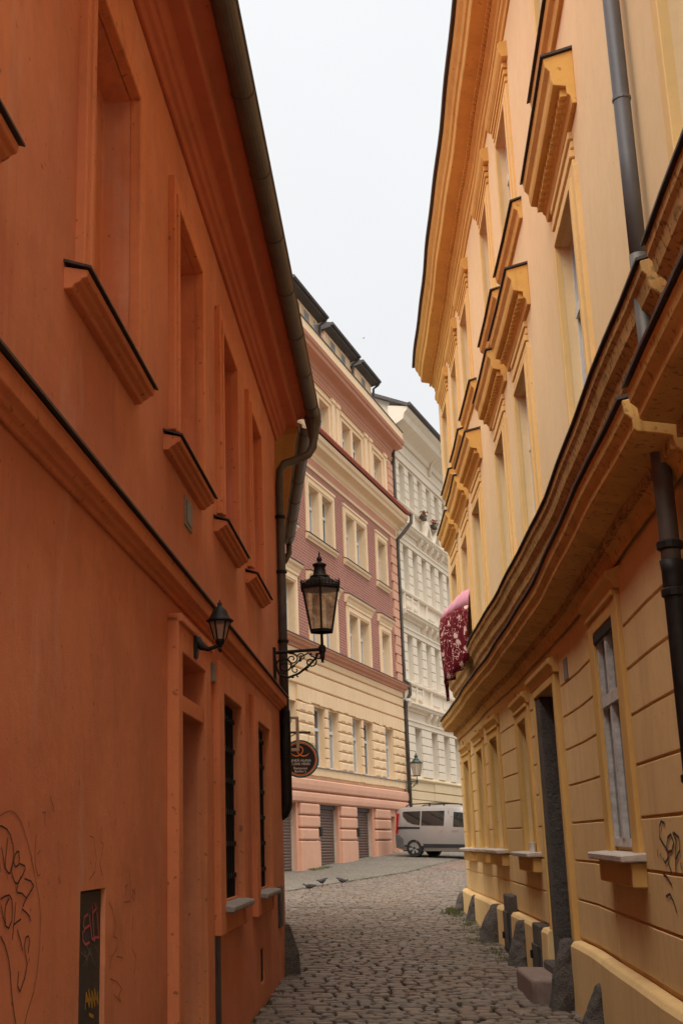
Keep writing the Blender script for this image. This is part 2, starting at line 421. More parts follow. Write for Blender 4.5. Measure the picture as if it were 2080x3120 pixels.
# graffiti strokes in wall coordinates
GRAF = [[(-6.521, 1.645), (-6.48, 1.645), (-6.425, 1.635), (-6.379, 1.614), (-6.352, 1.588), (-6.34, 1.559), (-6.348, 1.526), (-6.372, 1.496), (-6.393, 1.494), (-6.428, 1.512), (-6.453, 1.547), (-6.474, 1.577)], [(-6.411, 1.606), (-6.419, 1.575), (-6.428, 1.544), (-6.428, 1.515)], [(-6.278, 1.561), (-6.301, 1.564), (-6.328, 1.552), (-6.339, 1.529), (-6.313, 1.513), (-6.285, 1.519), (-6.272, 1.541), (-6.284, 1.561)], [(-6.27, 1.523), (-6.209, 1.514), (-6.202, 1.504), (-6.246, 1.478), (-6.29, 1.458), (-6.318, 1.463), (-6.343, 1.481), (-6.358, 1.504), (-6.349, 1.523)], [(-6.205, 1.472), (-6.132, 1.462), (-6.096, 1.445), (-6.128, 1.428), (-6.191, 1.401), (-6.219, 1.382)], [(-6.252, 1.479), (-6.284, 1.453), (-6.296, 1.438), (-6.287, 1.429), (-6.235, 1.425), (-6.18, 1.407)], [(-6.224, 1.373), (-6.175, 1.359), (-6.138, 1.345), (-6.121, 1.329)], [(-6.464, 1.416), (-6.423, 1.423), (-6.375, 1.425)], [(-6.375, 1.425), (-6.346, 1.411), (-6.334, 1.381), (-6.339, 1.34), (-6.369, 1.32), (-6.402, 1.329), (-6.432, 1.358), (-6.457, 1.397)], [(-6.374, 1.415), (-6.409, 1.395), (-6.419, 1.367), (-6.405, 1.338)], [(-6.3, 1.397), (-6.307, 1.354), (-6.319, 1.317), (-6.327, 1.283)], [(-6.315, 1.328), (-6.277, 1.335), (-6.238, 1.341)], [(-6.271, 1.309), (-6.237, 1.276), (-6.204, 1.238)], [(-6.138, 1.226), (-6.123, 1.258), (-6.144, 1.281), (-6.173, 1.278), (-6.188, 1.253), (-6.167, 1.216), (-6.146, 1.188), (-6.171, 1.148), (-6.225, 1.108), (-6.249, 1.128), (-6.245, 1.175)], [(-6.451, 1.301), (-6.406, 1.273), (-6.364, 1.229), (-6.337, 1.18), (-6.314, 1.113), (-6.286, 1.054), (-6.259, 1.013)]]
BUBBLE = [[(-6.514, 1.674), (-6.442, 1.689), (-6.393, 1.695), (-6.331, 1.688), (-6.259, 1.66), (-6.194, 1.604), (-6.128, 1.543), (-6.084, 1.481), (-6.02, 1.396), (-5.994, 1.33), (-5.996, 1.242), (-6.016, 1.163), (-6.058, 1.088), (-6.125, 1.034), (-6.156, 0.999)]]
FAINT = [[(-6.073, 1.622), (-6.086, 1.56), (-6.075, 1.511), (-6.04, 1.476), (-6.009, 1.482)], [(-6.054, 1.552), (-6.017, 1.566)], [(-5.076, 1.661), (-5.091, 1.593), (-5.044, 1.584), (-5.104, 1.501), (-5.045, 1.45)], [(-4.514, 1.468), (-4.489, 1.398), (-4.462, 1.297)], [(-4.599, 1.388), (-4.545, 1.4), (-4.597, 1.348)], [(-4.618, 1.322), (-4.486, 1.321)], [(-4.443, 1.374), (-4.361, 1.352), (-4.395, 1.317), (-4.43, 1.341), (-4.362, 1.376)], [(-4.915, 1.336), (-4.844, 1.298), (-4.78, 1.23), (-4.818, 1.186), (-4.747, 1.172), (-4.755, 1.13), (-4.854, 1.104), (-4.9, 1.059)], [(-4.754, 1.096), (-4.639, 1.082), (-4.67, 1.063)], [(-4.416, 1.262), (-4.433, 1.105), (-4.34, 1.056), (-4.383, 0.988)], [(-4.888, 1.016), (-4.749, 0.99), (-4.644, 0.949), (-4.705, 0.93), (-4.662, 0.895), (-4.806, 0.941)], [(-6.003, 1.697), (-5.964, 1.701), (-5.972, 1.651)], [(-5.289, 1.618), (-5.219, 1.61), (-5.169, 1.527), (-5.192, 1.47), (-5.278, 1.444)], [(-5.901, 1.761), (-5.841, 1.704)], [(-5.764, 1.469), (-5.733, 1.442)]]
PINKP = [[(-5.225, 1.302), (-5.284, 1.293), (-5.299, 1.263), (-5.273, 1.245), (-5.306, 1.232), (-5.304, 1.205), (-5.26, 1.184), (-5.191, 1.188)], [(-5.264, 1.249), (-5.196, 1.256)], [(-5.198, 1.296), (-5.169, 1.243), (-5.148, 1.201), (-5.103, 1.19), (-5.067, 1.204)], [(-5.148, 1.33), (-5.135, 1.269), (-5.113, 1.203), (-5.03, 1.197)], [(-5.064, 1.301), (-5.043, 1.251), (-5.021, 1.192)], [(-5.103, 1.34), (-5.074, 1.318), (-5.137, 1.305)]]
YELP = [[(-5.243, 0.936), (-5.23, 0.993), (-5.175, 0.936), (-5.188, 1.0), (-5.122, 0.926), (-5.135, 0.99), (-5.078, 0.928), (-5.091, 0.993), (-5.024, 0.93), (-5.036, 0.975)], [(-5.237, 0.966), (-5.025, 0.954)], [(-5.173, 0.905), (-5.102, 0.888)]]
CHALK = [[(-5.325, 1.16), (-5.24, 1.133), (-5.276, 1.164), (-5.23, 1.121)], [(-5.243, 1.184), (-5.153, 1.13), (-5.173, 1.167)], [(-5.092, 1.165), (-5.027, 1.135)], [(-5.288, 1.103), (-5.189, 1.149), (-5.238, 1.102)], [(-5.135, 1.124), (-5.078, 1.083)]]
SEP = [[(-4.068, 1.699), (-3.978, 1.71), (-3.915, 1.683), (-3.881, 1.62), (-3.983, 1.584), (-4.081, 1.55), (-4.085, 1.515), (-3.975, 1.482), (-3.939, 1.504)], [(-4.034, 1.549), (-4.118, 1.62), (-4.218, 1.637), (-4.262, 1.594), (-4.195, 1.55), (-4.076, 1.541), (-4.067, 1.479), (-4.133, 1.433)], [(-4.267, 1.645), (-4.332, 1.602), (-4.274, 1.534), (-4.244, 1.436)], [(-4.289, 1.645), (-4.404, 1.619), (-4.391, 1.552), (-4.282, 1.508)], [(-3.77, 1.552), (-3.762, 1.52)], [(-3.857, 1.53), (-3.869, 1.508)], [(-4.385, 1.485), (-4.389, 1.46)], [(-3.891, 1.414), (-3.982, 1.408), (-4.098, 1.367)], [(-3.901, 1.299), (-4.026, 1.317), (-4.098, 1.282), (-4.158, 1.229)]]
# ------------------------------------------------------------------ frames of the five facades
FL = frame((.64, 10.52), .186, 1)
F2 = frame((1.2, 14.2), .06, 1)
FP = frame((5.35, 42), .46, 1)
FC = frame((9.8, 51.7), .50, 1)
_tab = {}
def _ang(s):
    t = min(1, max(0, (s + 1.5) / 3.0)); t = t * t * (3 - 2 * t)
    return math.atan(.192) + (math.atan(.15) - math.atan(.192)) * t
def _path():
    x, y = 3.55, 11.1; _tab[0] = (x, y); st = .05
    for sg in (1, -1):
        x, y = 3.55, 11.1
        for i in range(1, 700):
            a = _ang(sg * (i - .5) * st); x += sg * st * math.sin(a); y += sg * st * math.cos(a); _tab[sg * i] = (x, y)
_path()
def FR(s, d, z):
    i = math.floor(s / .05); f = s / .05 - i
    i = max(-698, min(697, i)); p, q = _tab[i], _tab[i + 1]; a = _ang(s)
    wob = .007 * math.sin(s * 1.3) + .005 * math.sin(s * 2.9 + 1)
    dd = d + wob
    return (p[0] + (q[0] - p[0]) * f - math.cos(a) * dd, p[1] + (q[1] - p[1]) * f + math.sin(a) * dd, z + .006 * math.sin(s * .9 + 2))

# ------------------------------------------------------------------ ground
def structure(o, label=None):
    o['kind'] = 'structure'
    if label: o['label'] = label
    return o
ys = [-220, -60, -10] + [i * 2 for i in range(-4, 20)] + [39, 41, 44, 47, 50, 60, 120, 500]
m = MB()
for a, b in zip(ys, ys[1:]):
    m.poly((-260, a, gz(max(a, -20)) - .035), (300, a, gz(max(a, -20)) - .035), (300, b, gz(b) - .035), (-260, b, gz(b) - .035))
structure(m.build('ground', 'walk', weld=True), 'dark sandy ground between and around the paving stones')

# far carriageway sheet (stones too small to tell apart there)
def edge_pt(s, d): return FP(s, d, 0)[:2]
m = MB(); ss = [6.5 + i for i in range(0, 20)] + [60]
WALK = 3.05
def strip(m, s0, s1, d0, d1, dz, n):
    for i in range(n):
        a, b = s0 + (s1 - s0) * i / n, s0 + (s1 - s0) * (i + 1) / n
        q = [FP(a, d0, 0), FP(b, d0, 0), FP(b, d1, 0), FP(a, d1, 0)]
        m.poly(*[(x, y, gz(y) + dz) for x, y, _ in q])
for i in range(26):
    y0, y1 = 40.2 + i * 1.0, 41.2 + i * 1.0
    xl0, xl1 = 5.35 + .46 * (y0 - 42) + WALK * 1.101, 5.35 + .46 * (y1 - 42) + WALK * 1.101
    m.poly((xl0, y0, gz(y0) - .006), (24, y0, gz(y0) - .006), (24, y1, gz(y1) - .006), (xl1, y1, gz(y1) - .006))
structure(m.build('road', 'road', weld=True), 'reddish sett carriageway bending right past the parked van')
m = MB(); strip(m, -16, 26, -.3, WALK, .012, 60)
for i in range(60):
    a, b = -16 + 42 * i / 60, -16 + 42 * (i + 1) / 60
    p, q = FP(a, WALK, 0), FP(b, WALK, 0)
    m.poly((p[0], p[1], gz(p[1]) + .012), (q[0], q[1], gz(q[1]) + .012), (q[0], q[1], gz(q[1]) - .05), (p[0], p[1], gz(p[1]) - .05))
structure(m.build('pavement', 'walk', weld=True), 'grey mosaic pavement in front of the salmon base')

# ------------------------------------------------------------------ street of granite setts
def lx(y): return (.64 + .186 * (y - 10.52)) if y < 13.9 else (1.28 + .06 * (y - 14.2)) if y < 20.3 else max(1.0 - (y - 20.3) * 1.2, -4.)
def rx(y):
    if y < 11.1: return 3.55 + .192 * (y - 11.1) - .1
    if y < 23: return 3.55 + .15 * (y - 11.1) - .1
    return 5.3 + (y - 23) * 1.3
def walk_x(y): return 5.35 + .46 * (y - 42) + WALK * 1.101     # edge of the far pavement
m = MB()
for i in range(40):
    y0, y1 = 2 + i * .96, 2.96 + i * .96
    f = lambda y: (max(lx(y), -.1 * y, walk_x(y) if y > 24 else -9), min(rx(y) + .1, .3 * y + 2))
    a, b = f(y0), f(y1); m.poly((a[0], y0, gz(y0) - .03), (a[1], y0, gz(y0) - .03), (b[1], y1, gz(y1) - .03), (b[0], y1, gz(y1) - .03))
street = structure(m.build('street', 'joint', weld=True), 'narrow cobbled alley paved with worn brown setts')
SET = []
rows = 0; t = 7.2
while t < 40.3:
    pitch = .112 + rnd.uniform(-.014, .016)
    if t > 26: pitch *= 1.15
    yc = t
    x0, x1 = lx(yc), min(rx(yc), .262 * yc + 1.6)
    x0 = max(x0, -.02 * yc, walk_x(yc + .1) + .02 if yc > 24 else -9)
    x = x0 + rnd.uniform(-.06, .04)
    if yc < 13.2: x += .02
    ph = rnd.uniform(0, 6)
    while x < x1 - .05:
        w = rnd.choice((.115, .13, .14, .15, .165, .18, .20)) + rnd.uniform(-.012, .012)
        if yc > 26: w *= 1.12
        if x - x0 < .30 and yc < 20 and rnd.random() < .6: w = rnd.uniform(.2, .32)      # worn slabs along the wall foot
        if x + w > x1: w = x1 - x
        if w > .05:
            sk = .165 * (x - x0) * -1.0
            wave = .05 * math.sin(x * 1.7 + yc * .35) + .03 * math.sin(yc * .8 + x * .6)
            SET.append((x, yc + sk * .9 + wave, w, pitch))
        x += w + .0
    t += pitch; rows += 1
def sett_geo(m, x, y, w, p):
    g = rnd.uniform(.005, .0135); hz = gz(y) + rnd.uniform(-.007, .006)
    tx, ty = rnd.uniform(-.02, .02), rnd.uniform(-.025, .02)
    j = lambda k: rnd.uniform(-k, k)
    c = [[x + g + j(.006), y + g + j(.006)], [x + w - g + j(.006), y + g + j(.006)], [x + w - g + j(.006), y + p - g + j(.006)], [x + g + j(.006), y + p - g + j(.006)]]
    for k in range(4):
        if rnd.random() < .27: c[k][0] += (.036 if k in (0, 3) else -.036) * rnd.random(); c[k][1] += (.026 if k < 2 else -.026) * rnd.random()
    cx, cy = x + w / 2, y + p / 2
    sl = .0172 if y < 39 else .042
    def H(px, py, o): return hz + (py - cy) * (sl + ty) + (px - cx) * tx + o
    b = len(m.V)
    ins = rnd.uniform(.008, .015)
    for lvl in range(3):
        for k in range(4):
            px, py = c[k]; f = (0, 0, 1)[lvl]
            if f:
                L = math.hypot(px - cx, py - cy); px += (cx - px) / L * ins; py += (cy - py) / L * ins
            m.V.append((px, py, H(px, py, (-.05, -.011, 0)[lvl])))
    for lvl in (0, 1):
        for k in range(4):
            q = (k + 1) % 4; m.F.append([b + lvl * 4 + k, b + lvl * 4 + q, b + lvl * 4 + 4 + q, b + lvl * 4 + 4 + k])
    m.F.append([b + 8, b + 9, b + 10, b + 11])
# the 300 setts that show largest are single pieces, the rest one field of stones
vis = [q for q in SET if q[1] > 10.2 and (q[0] + q[2]) / q[1] > .055 and q[0] / q[1] < .335]
vis.sort(key=lambda q: q[1]); near = set(vis[:300])
field = MB()
for q in SET:
    if q in near:
        mm = MB(); sett_geo(mm, *q); mm.build('sett', 'sett', street)
    else: sett_geo(field, *q)
fo = field.build('sett_field', 'sett', street, kind='stuff')

# ------------------------------------------------------------------ orange house on the left
CORN = 3.4
OH = thing('orange_house', FL(CORN, 0, 0), 'dark orange plastered house with blind windows along the left side of the alley', 'house')
WN = [(-10.3, -9.3), (-8.02, -7.02), (-5.6, -4.6), (-3.36, -2.4), (-1.33, -.47), (.6, 1.43)]
ops = [(a, b, 4.02, 5.56, .16, True) for a, b in WN]
ops += [(-3.36, -2.47, -.1, 2.33, .42, False), (-3.36, -2.47, 2.43, 2.67, .32, False), (-1.5, -.45, 1.18, 2.64, .22, False), (.7, 1.72, 1.18, 2.63, .22, False), (1.0, 1.28, .38, .66, .15, False), (-5.42, -4.98, -.1, 1.40, .05, False)]
m = MB(FL); wallgrid(m, -11, CORN, -.3, 6.55, ops, 0, 1.2)
m.poly((CORN, 0, -.3), (CORN, -9, -.3), (CORN, -9, 6.5), (CORN, 0, 6.5)); m.poly((-11, 0, -.3), (-11, -9, -.3), (-11, -9, 6.5), (-11, 0, 6.5)); m.poly((-11, -9, -.3), (CORN, -9, -.3), (CORN, -9, 6.5), (-11, -9, 6.5))
m.build('wall', 'orange', OH, weld=True, bevel=.012, seg=2)
for a, b in WN:
    ring(FL, 'window_surround', 'orange_trim', OH, a, b, 4.02, 5.56, .11, .2, .19, 0, -.01, .045, .006, .014)
    sl_ = MB(FL).sweep([(-.01, 3.835), (.035, 3.835), (.045, 3.852), (.068, 3.862), (.078, 3.874), (.10, 3.88), (.105, 3.912), (-.01, 3.94)], a - .28, b + .17).build('window_sill', 'orange_trim', OH, bevel=.004)
    MB(FL).sweep([(-.15, 4.005), (.122, 3.913), (.122, 3.924), (-.15, 4.018)], a - .295, b + .185).build('sill_flashing', 'flash', sl_)
prof = [(0, 6.22), (.03, 6.22), (.04, 6.26), (.075, 6.275), (.085, 6.31), (.115, 6.32), (.13, 6.37), (.15, 6.38), (.25, 6.385), (.265, 6.40), (.27, 6.47), (.40, 6.49), (.40, 6.53), (0, 6.54)]
MB(FL).sweep(prof, -11, CORN + .16, 24).build('cornice', 'orange_cornice', OH, bevel=.006)
m = MB(FL)
m.poly((-11, .46, 6.55), (CORN + .2, .46, 6.55), (CORN + .2, -4.5, 9.4), (-11, -4.5, 9.4)); m.poly((-11, -9, 6.55), (CORN + .2, -9, 6.55), (CORN + .2, -4.5, 9.4), (-11, -4.5, 9.4))
m.poly((CORN + .01, 0, 6.4), (CORN + .01, -9, 6.5), (CORN + .01, -4.5, 9.38))
m.build('roof', 'tile', OH)
# half round gutter with joint bands
def gutter(fr, parent, s0, s1, dc, zc, r, n, mat='zinc', band=1.05):
    m = MB(fr); arc = [(dc + r * math.cos(a), zc + r * math.sin(a)) for a in [math.pi + math.pi * i / 10 for i in range(11)]]
    inn = [(dc + (r - .006) * math.cos(a), zc + .002 + (r - .006) * math.sin(a)) for a in [2 * math.pi - math.pi * i / 10 for i in range(11)]]
    g = m.sweep(arc + inn, s0, s1, n).build('gutter', mat, parent, smooth=False)
    MB(fr).tube([(s0 + (s1 - s0) * i / n, dc + r, zc + .006) for i in range(n + 1)], .012, 6).build('gutter_bead', mat, g)
    s = s1 - .5
    while s > s0:
        arc2 = [(dc + (r + .006) * math.cos(a), zc + (r + .006) * math.sin(a)) for a in [math.pi + math.pi * i / 10 for i in range(11)]]
        in2 = [(dc + (r - .001) * math.cos(a), zc + (r - .001) * math.sin(a)) for a in [2 * math.pi - math.pi * i / 10 for i in range(11)]]
        MB(fr).sweep(arc2 + in2, s, s + .025).build('joint_band', mat, g); s -= band
    return g
gutter(FL, OH, -11, 3.6, .458, 6.50, .078, 16)
# string course
prof = [(0, 2.985), (.02, 2.985), (.025, 3.005), (.05, 3.015), (.056, 3.03), (.085, 3.04), (.09, 3.11), (.095, 3.12), (0, 3.14)]
MB(FL).sweep(prof, -11, 3.24, 20).build('string_course', 'orange_trim', OH, bevel=.004)
MB(FL).sweep([(0, 3.155), (.116, 3.122), (.116, 3.134), (0, 3.17)], -11, 3.255, 30).build('string_flashing', 'flash', OH)
# doorway
m = MB(FL)
m.box(-3.5, -3.36, -.01, .065, -.3, 2.86); m.box(-2.47, -2.26, -.01, .065, -.3, 2.86); m.box(-3.36, -2.47, -.01, .065, 2.67, 2.86); m.box(-3.36, -2.47, -.01, .05, 2.33, 2.43)
m.box(-3.5, -2.22, -.01, .085, 2.83, 2.88)
m.build('door_surround', 'orange_trim', OH, bevel=.006)
dr = box(FL, 'door', 'wood', OH, -3.36, -2.47, -.40, -.34, -.1, 2.33)
for z0, z1 in ((.35, 1.0), (1.12, 2.15)):
    for a, b in ((-3.27, -2.96), (-2.87, -2.56)): box(FL, 'door_panel', 'wood', dr, a, b, -.345, -.325, z0, z1, .01)
w = box(FL, 'transom_window', 'wood', OH, -3.36, -2.47, -.30, -.27, 2.43, 2.67); box(FL, 'pane', 'glass', w, -3.31, -2.52, -.272, -.265, 2.46, 2.64)
# grated ground floor windows
for a, b in ((-1.5, -.45), (.7, 1.72)):
    m = MB(FL)
    m.box(a - .25, a, -.01, .05, .97, 2.85); m.box(b, b + .22, -.01, .05, .97, 2.85); m.box(a, b, -.01, .05, 2.64, 2.85); m.box(a, b, -.01, .04, .97, 1.13)
    m.build('window_surround', 'orange_trim', OH, bevel=.006)
    MB(FL).sweep([(-.2, 1.125), (.11, 1.11), (.115, 1.13), (.115, 1.155), (-.2, 1.19)], a - .06, b + .1).build('window_sill', 'stone', OH, bevel=.008)
    window(FL, OH, a, b, 1.18, 2.64, -.2, 'wood', 'glass', .06, .7, 2)
    gr = MB(FL)
    for i in range(6): gr.tube([(a, -.03, 1.34 + i * .235), (b, -.03, 1.34 + i * .235)], .011, 6)
    gr = gr.build('window_grate', 'iron', OH)
    for i in range(8):
        x = a + .07 + i * (b - a - .14) / 7
        MB(FL).tube([(x, -.03, 1.17), (x, -.03, 2.62)], .010, 6).build('grate_bar', 'iron', gr)
        for k in range(6): MB(FL).box(x - .018, x + .018, -.052, -.008, 1.322 + k * .235, 1.358 + k * .235).build('grate_collar', 'iron', gr)
# fittings on the wall
box(FL, 'service_box', 'cabinet', OH, 2.62, 3.02, -.02, .018, .74, 1.14)
box(FL, 'service_box_door', 'flash', OH, 2.67, 2.97, .018, .024, .79, 1.09)
gr = box(FL, 'cellar_vent', 'black', OH, 1.0, 1.28, -.06, -.03, .38, .66, 0)
for i in range(4): box(FL, 'vent_bar', 'iron', gr, 1.06 + i * .055, 1.075 + i * .055, -.03, -.012, .38, .66, 0)
box(FL, 'cable_channel', 'flash', OH, -1.74, -1.60, -.01, .02, .40, 1.06)
pl = box(FL, 'house_plaque', 'stone', OH, -2.92, -2.66, -.005, .012, 3.56, 3.76); box(FL, 'plaque_face', 'zinc_blue', pl, -2.89, -2.69, .012, .017, 3.585, 3.735, 0)
box(FL, 'bell_plate', 'stone', OH, -1.86, -1.78, -.005, .03, 2.68, 2.82)
cb = box(FL, 'meter_cabinet', 'cabinet', OH, -5.42, -4.98, -.048, -.02, -.1, 1.395, .006)
box(FL, 'cabinet_hinge_edge', 'black', cb, -5.42, -5.38, -.02, -.008, -.1, 1.39)
for nm, L_, mt, w_ in (('spray_tag', PINKP, 'spray_pink', .011), ('spray_tag', YELP, 'spray_yellow', .014), ('scratches', CHALK, 'chalk', .004)):
    m = MB(FL)
    for p in L_: m.ribbon(p, w_, -.017)
    m.build(nm, mt, cb)
m = MB(FL)
for p in GRAF: m.ribbon(p, .0062, .0035)
m.build('marker_graffiti', 'ink', OH)
m = MB(FL)
for p in BUBBLE: m.ribbon(p, .0045, .0028)
for p in FAINT: m.ribbon(p, .0045, .0022)
m.build('faded_graffiti', 'ink_faint', OH, kind='stuff')
# downpipe at the corner with hopper
dp = MB(FL)
path = [(3.50, .458, 6.40), (3.50, .458, 6.20), (3.50, .445, 6.10), (3.49, .39, 6.01), (3.45, .22, 5.93), (3.40, .11, 5.88), (3.36, .065, 5.79), (3.34, .055, 5.6), (3.32, .055, 4.0), (3.32, .055, 2.9)]
dpo = dp.tube(path, .05, 12).build('downpipe', 'zinc', OH, smooth=True)
MB(FL).tube([(3.32, .055, 3.0), (3.32, .055, 2.98), (3.32, .055, 2.05), (3.32, .045, 1.94), (3.33, .02, 1.88), (3.34, -.04, 1.84)], [.055, .06, .06, .06, .056, .05], 12).build('iron_shoe', 'iron', dpo, smooth=True)
c = FL(3.50, .458, 0); MB().lathe((c[0], c[1], 6.20), [(.055, 0), (.07, .10), (.10, .22), (.10, .30)], 12).build('hopper', 'zinc', dpo)
for z in (5.2, 4.55, 3.75, 2.45):
    c = FL(3.32, .055, 0); MB().lathe((c[0], c[1], z), [(.054, 0), (.066, .005), (.066, .03), (.054, .035)], 12).build('pipe_collar', 'iron', dpo)

# ------------------------------------------------------------------ yellow house behind the corner
YH = thing('yellow_house', F2(2, 0, .25), 'low yellow house mostly hidden behind the corner downpipe of the orange house', 'house')
m = MB(F2); wallgrid(m, -.16, 5.9, -.1, 6.5, [(1.2, 2.2, .9, 2.6, .2, False), (3.4, 4.4, .9, 2.6, .2, False)], 0)
m.poly((5.9, 0, -.1), (5.9, -8, -.1), (5.9, -8, 6.5), (5.9, 0, 6.5))
m.build('wall', 'deep_ochre', YH, weld=True)
for a in (1.2, 3.4): window(F2, YH, a, a + 1., .9, 2.6, -.18)
MB(F2).sweep([(0, 6.15), (.05, 6.15), (.07, 6.25), (.2, 6.3), (.36, 6.33), (.38, 6.42), (0, 6.45)], -.16, 5.95, 4).build('cornice', 'deep_ochre', YH, bevel=.006)
gutter(F2, YH, -.16, 5.85, .475, 6.45, .08, 4)
MB(F2).tube([(5.8, .475, 6.38), (5.8, .475, 6.22), (5.8, .40, 6.08), (5.82, .2, 5.98), (5.82, .08, 5.85), (5.82, .07, 1.0)], .05, 10).build('downpipe', 'zinc', YH, smooth=True)
m = MB(F2); m.poly((.05, .44, 6.5), (6, .44, 6.5), (6, -4, 9.0), (.05, -4, 9.0)); m.poly((.05, -8, 6.5), (6, -8, 6.5), (6, -4, 9.0), (.05, -4, 9.0)); m.build('roof', 'tile', YH)
# ------------------------------------------------------------------ ochre house on the right
END = 11.9
RH = thing('ochre_house', FR(END, 0, 0), 'tall ochre yellow house with hooded windows curving along the right side of the alley', 'house')
GF = [(-3.02, -2.15, 1.56, 3.06), (2.5, 3.32, 1.52, 2.9), (5.45, 6.3, 1.52, 2.93), (7.62, 8.45, 1.52, 2.92), (9.9, 10.7, 1.52, 2.9), (-7.1, -6.2, 1.56, 3.06)]
PC = [-6.55, -2.58, .9, 2.98, 5.95, 8.1, 10.2]
ops = [(a, b, c, e, .24 if a > 0 else .05, False) for a, b, c, e in GF] + [(.302, 1.618, .05, 2.998, .5, False)]
m = MB(FR); wallgrid(m, -11.5, END, -.3, 3.55, ops, -.02, .8)
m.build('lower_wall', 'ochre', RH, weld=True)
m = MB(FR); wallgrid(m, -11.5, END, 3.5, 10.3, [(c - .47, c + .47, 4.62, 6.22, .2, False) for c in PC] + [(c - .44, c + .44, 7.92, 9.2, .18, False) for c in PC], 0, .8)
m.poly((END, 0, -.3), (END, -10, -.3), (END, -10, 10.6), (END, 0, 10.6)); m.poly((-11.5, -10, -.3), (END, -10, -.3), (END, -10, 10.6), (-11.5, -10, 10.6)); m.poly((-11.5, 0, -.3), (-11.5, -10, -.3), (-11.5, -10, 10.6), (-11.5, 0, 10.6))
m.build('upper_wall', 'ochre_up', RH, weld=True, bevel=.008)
m = MB(FR); 
m.sweep([(.30, 10.84), (-5, 12.6), (-5, 12.66), (.30, 10.88)], -11.5, END + .1, 20)
m.build('roof', 'tile', RH)
# ashlar courses of the ground floor: each panel a raised plaster block
JZ = [.78, 1.10, 1.425, 1.74, 2.06, 2.37, 2.66, 2.94, 3.30]
PIER = [(-11.45, -7.38), (-5.95, -3.26), (-1.88, .12), (1.64, 2.28), (3.56, 5.2), (6.56, 7.38), (8.7, 9.66), (10.96, END)]
for a, b in PIER:
    n = max(1, int((b - a) / .6))
    for z0, z1 in zip(JZ, JZ[1:]):
        cuts = [a, b]
        
        for x, y in zip(cuts, cuts[1:]):
            box(FR, 'plaster_course', 'ochre', RH, x + .0, y - (.012 if y < b else 0), -.03, 0, z0 + .009, z1 - .009, .004, max(1, int((y - x) / .7)))
# below the sills the courses run on under the windows
for a, b, c, e in GF:
    for z0, z1 in zip(JZ[:2], JZ[1:3]): box(FR, 'plaster_course', 'ochre', RH, a - .24, b + .24, -.03, -.003, z0 + .009, z1 - .009, .004, 2)
def skip_notch(prof, name, mat, bevel=.006, s0=-11.5, s1=END, cut=(-5.68, -5.53)):
    o = None
    for a, b in ((s0, cut[0]), (cut[1], s1)):
        o = MB(FR).sweep(prof, a, b, int((b - a) / .5)).build(name, mat, RH, bevel=bevel)
    return o
# lower cornice, string course, plinth
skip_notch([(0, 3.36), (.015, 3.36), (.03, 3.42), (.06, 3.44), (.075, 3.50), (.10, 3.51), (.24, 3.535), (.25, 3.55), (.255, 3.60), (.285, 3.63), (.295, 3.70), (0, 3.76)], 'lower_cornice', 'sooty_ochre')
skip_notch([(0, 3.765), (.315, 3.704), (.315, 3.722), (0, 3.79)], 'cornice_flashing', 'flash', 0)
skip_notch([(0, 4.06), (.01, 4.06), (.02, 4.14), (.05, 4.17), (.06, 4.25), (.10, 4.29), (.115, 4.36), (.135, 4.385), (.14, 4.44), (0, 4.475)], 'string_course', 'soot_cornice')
skip_notch([(0, 4.48), (.16, 4.443), (.16, 4.458), (0, 4.505)], 'string_flashing', 'flash', 0)
# tiny dentils under the lower cornice
m = MB(FR); s = -9.
while s < END - .1:
    if not (-5.7 < s < -5.5): m.box(s, s + .035, .03, .088, 3.445, 3.50)
    s += .07
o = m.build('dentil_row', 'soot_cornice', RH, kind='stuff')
def plinth_top(s): return .76 + .0015 * s
def plinth(a, b):
    n = max(1, int((b - a) / .5)); m = MB(FR); rings = []
    for i in range(n + 1):
        s = a + (b - a) * i / n; t = plinth_top(s)
        rings.append([m.p(s, d, z) for d, z in ((-.02, -.3), (.10, -.3), (.085, t - .05), (.06, t - .012), (-.02, t))])
    for i in range(n):
        for j in range(5):
            q = (j + 1) % 5; m.F.append([rings[i][j], rings[i][q], rings[i + 1][q], rings[i + 1][j]])
    m.F.append(rings[0][::-1]); m.F.append(rings[-1]); m.build('plinth', 'ochre', RH, bevel=.012, seg=2)
plinth(-11.5, .14); plinth(1.62, 2.02); plinth(2.62, 4.62); plinth(5.22, END + .06)
# windows of the ground floor
for i, (a, b, c, e) in enumerate(GF):
    m = MB(FR)
    m.box(a - .24, a, -.03, .03, c - .05, e + .1); m.box(b, b + .24, -.03, .03, c - .05, e + .1); m.box(a, b, -.03, .03, e, e + .1)
    m.box(a - .2, b + .2, -.03, .05, e + .1, e + .14)
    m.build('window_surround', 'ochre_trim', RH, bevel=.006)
    MB(FR).sweep([(-.02, e + .14), (.03, e + .14), (.05, e + .19), (.08, e + .21), (.085, e + .25), (-.02, e + .29)], a - .26, b + .26).build('window_hood', 'ochre_trim', RH, bevel=.005)
    box(FR, 'sill_apron', 'ochre_trim', RH, a - .26, b + .26, -.03, .085, c - .24, c - .09, .008)
    MB(FR).sweep([(-.22, c - .075), (.15, c - .09), (.155, c - .045), (-.22, c - .01)], a - .32, b + .32, 2).build('window_sill', 'sillstone', RH, bevel=.008)
    window(FR, RH, a, b, c, e, -.045 if a < 0 else -.15, 'oldwhite', 'glass', .055, .66, 2)
# near casement stands ajar, with a cream curtain inside and a rolled blind above
box(FR, 'rolled_blind', 'black', RH, -3.02, -2.15, .006, .028, 2.98, 3.058, .008)
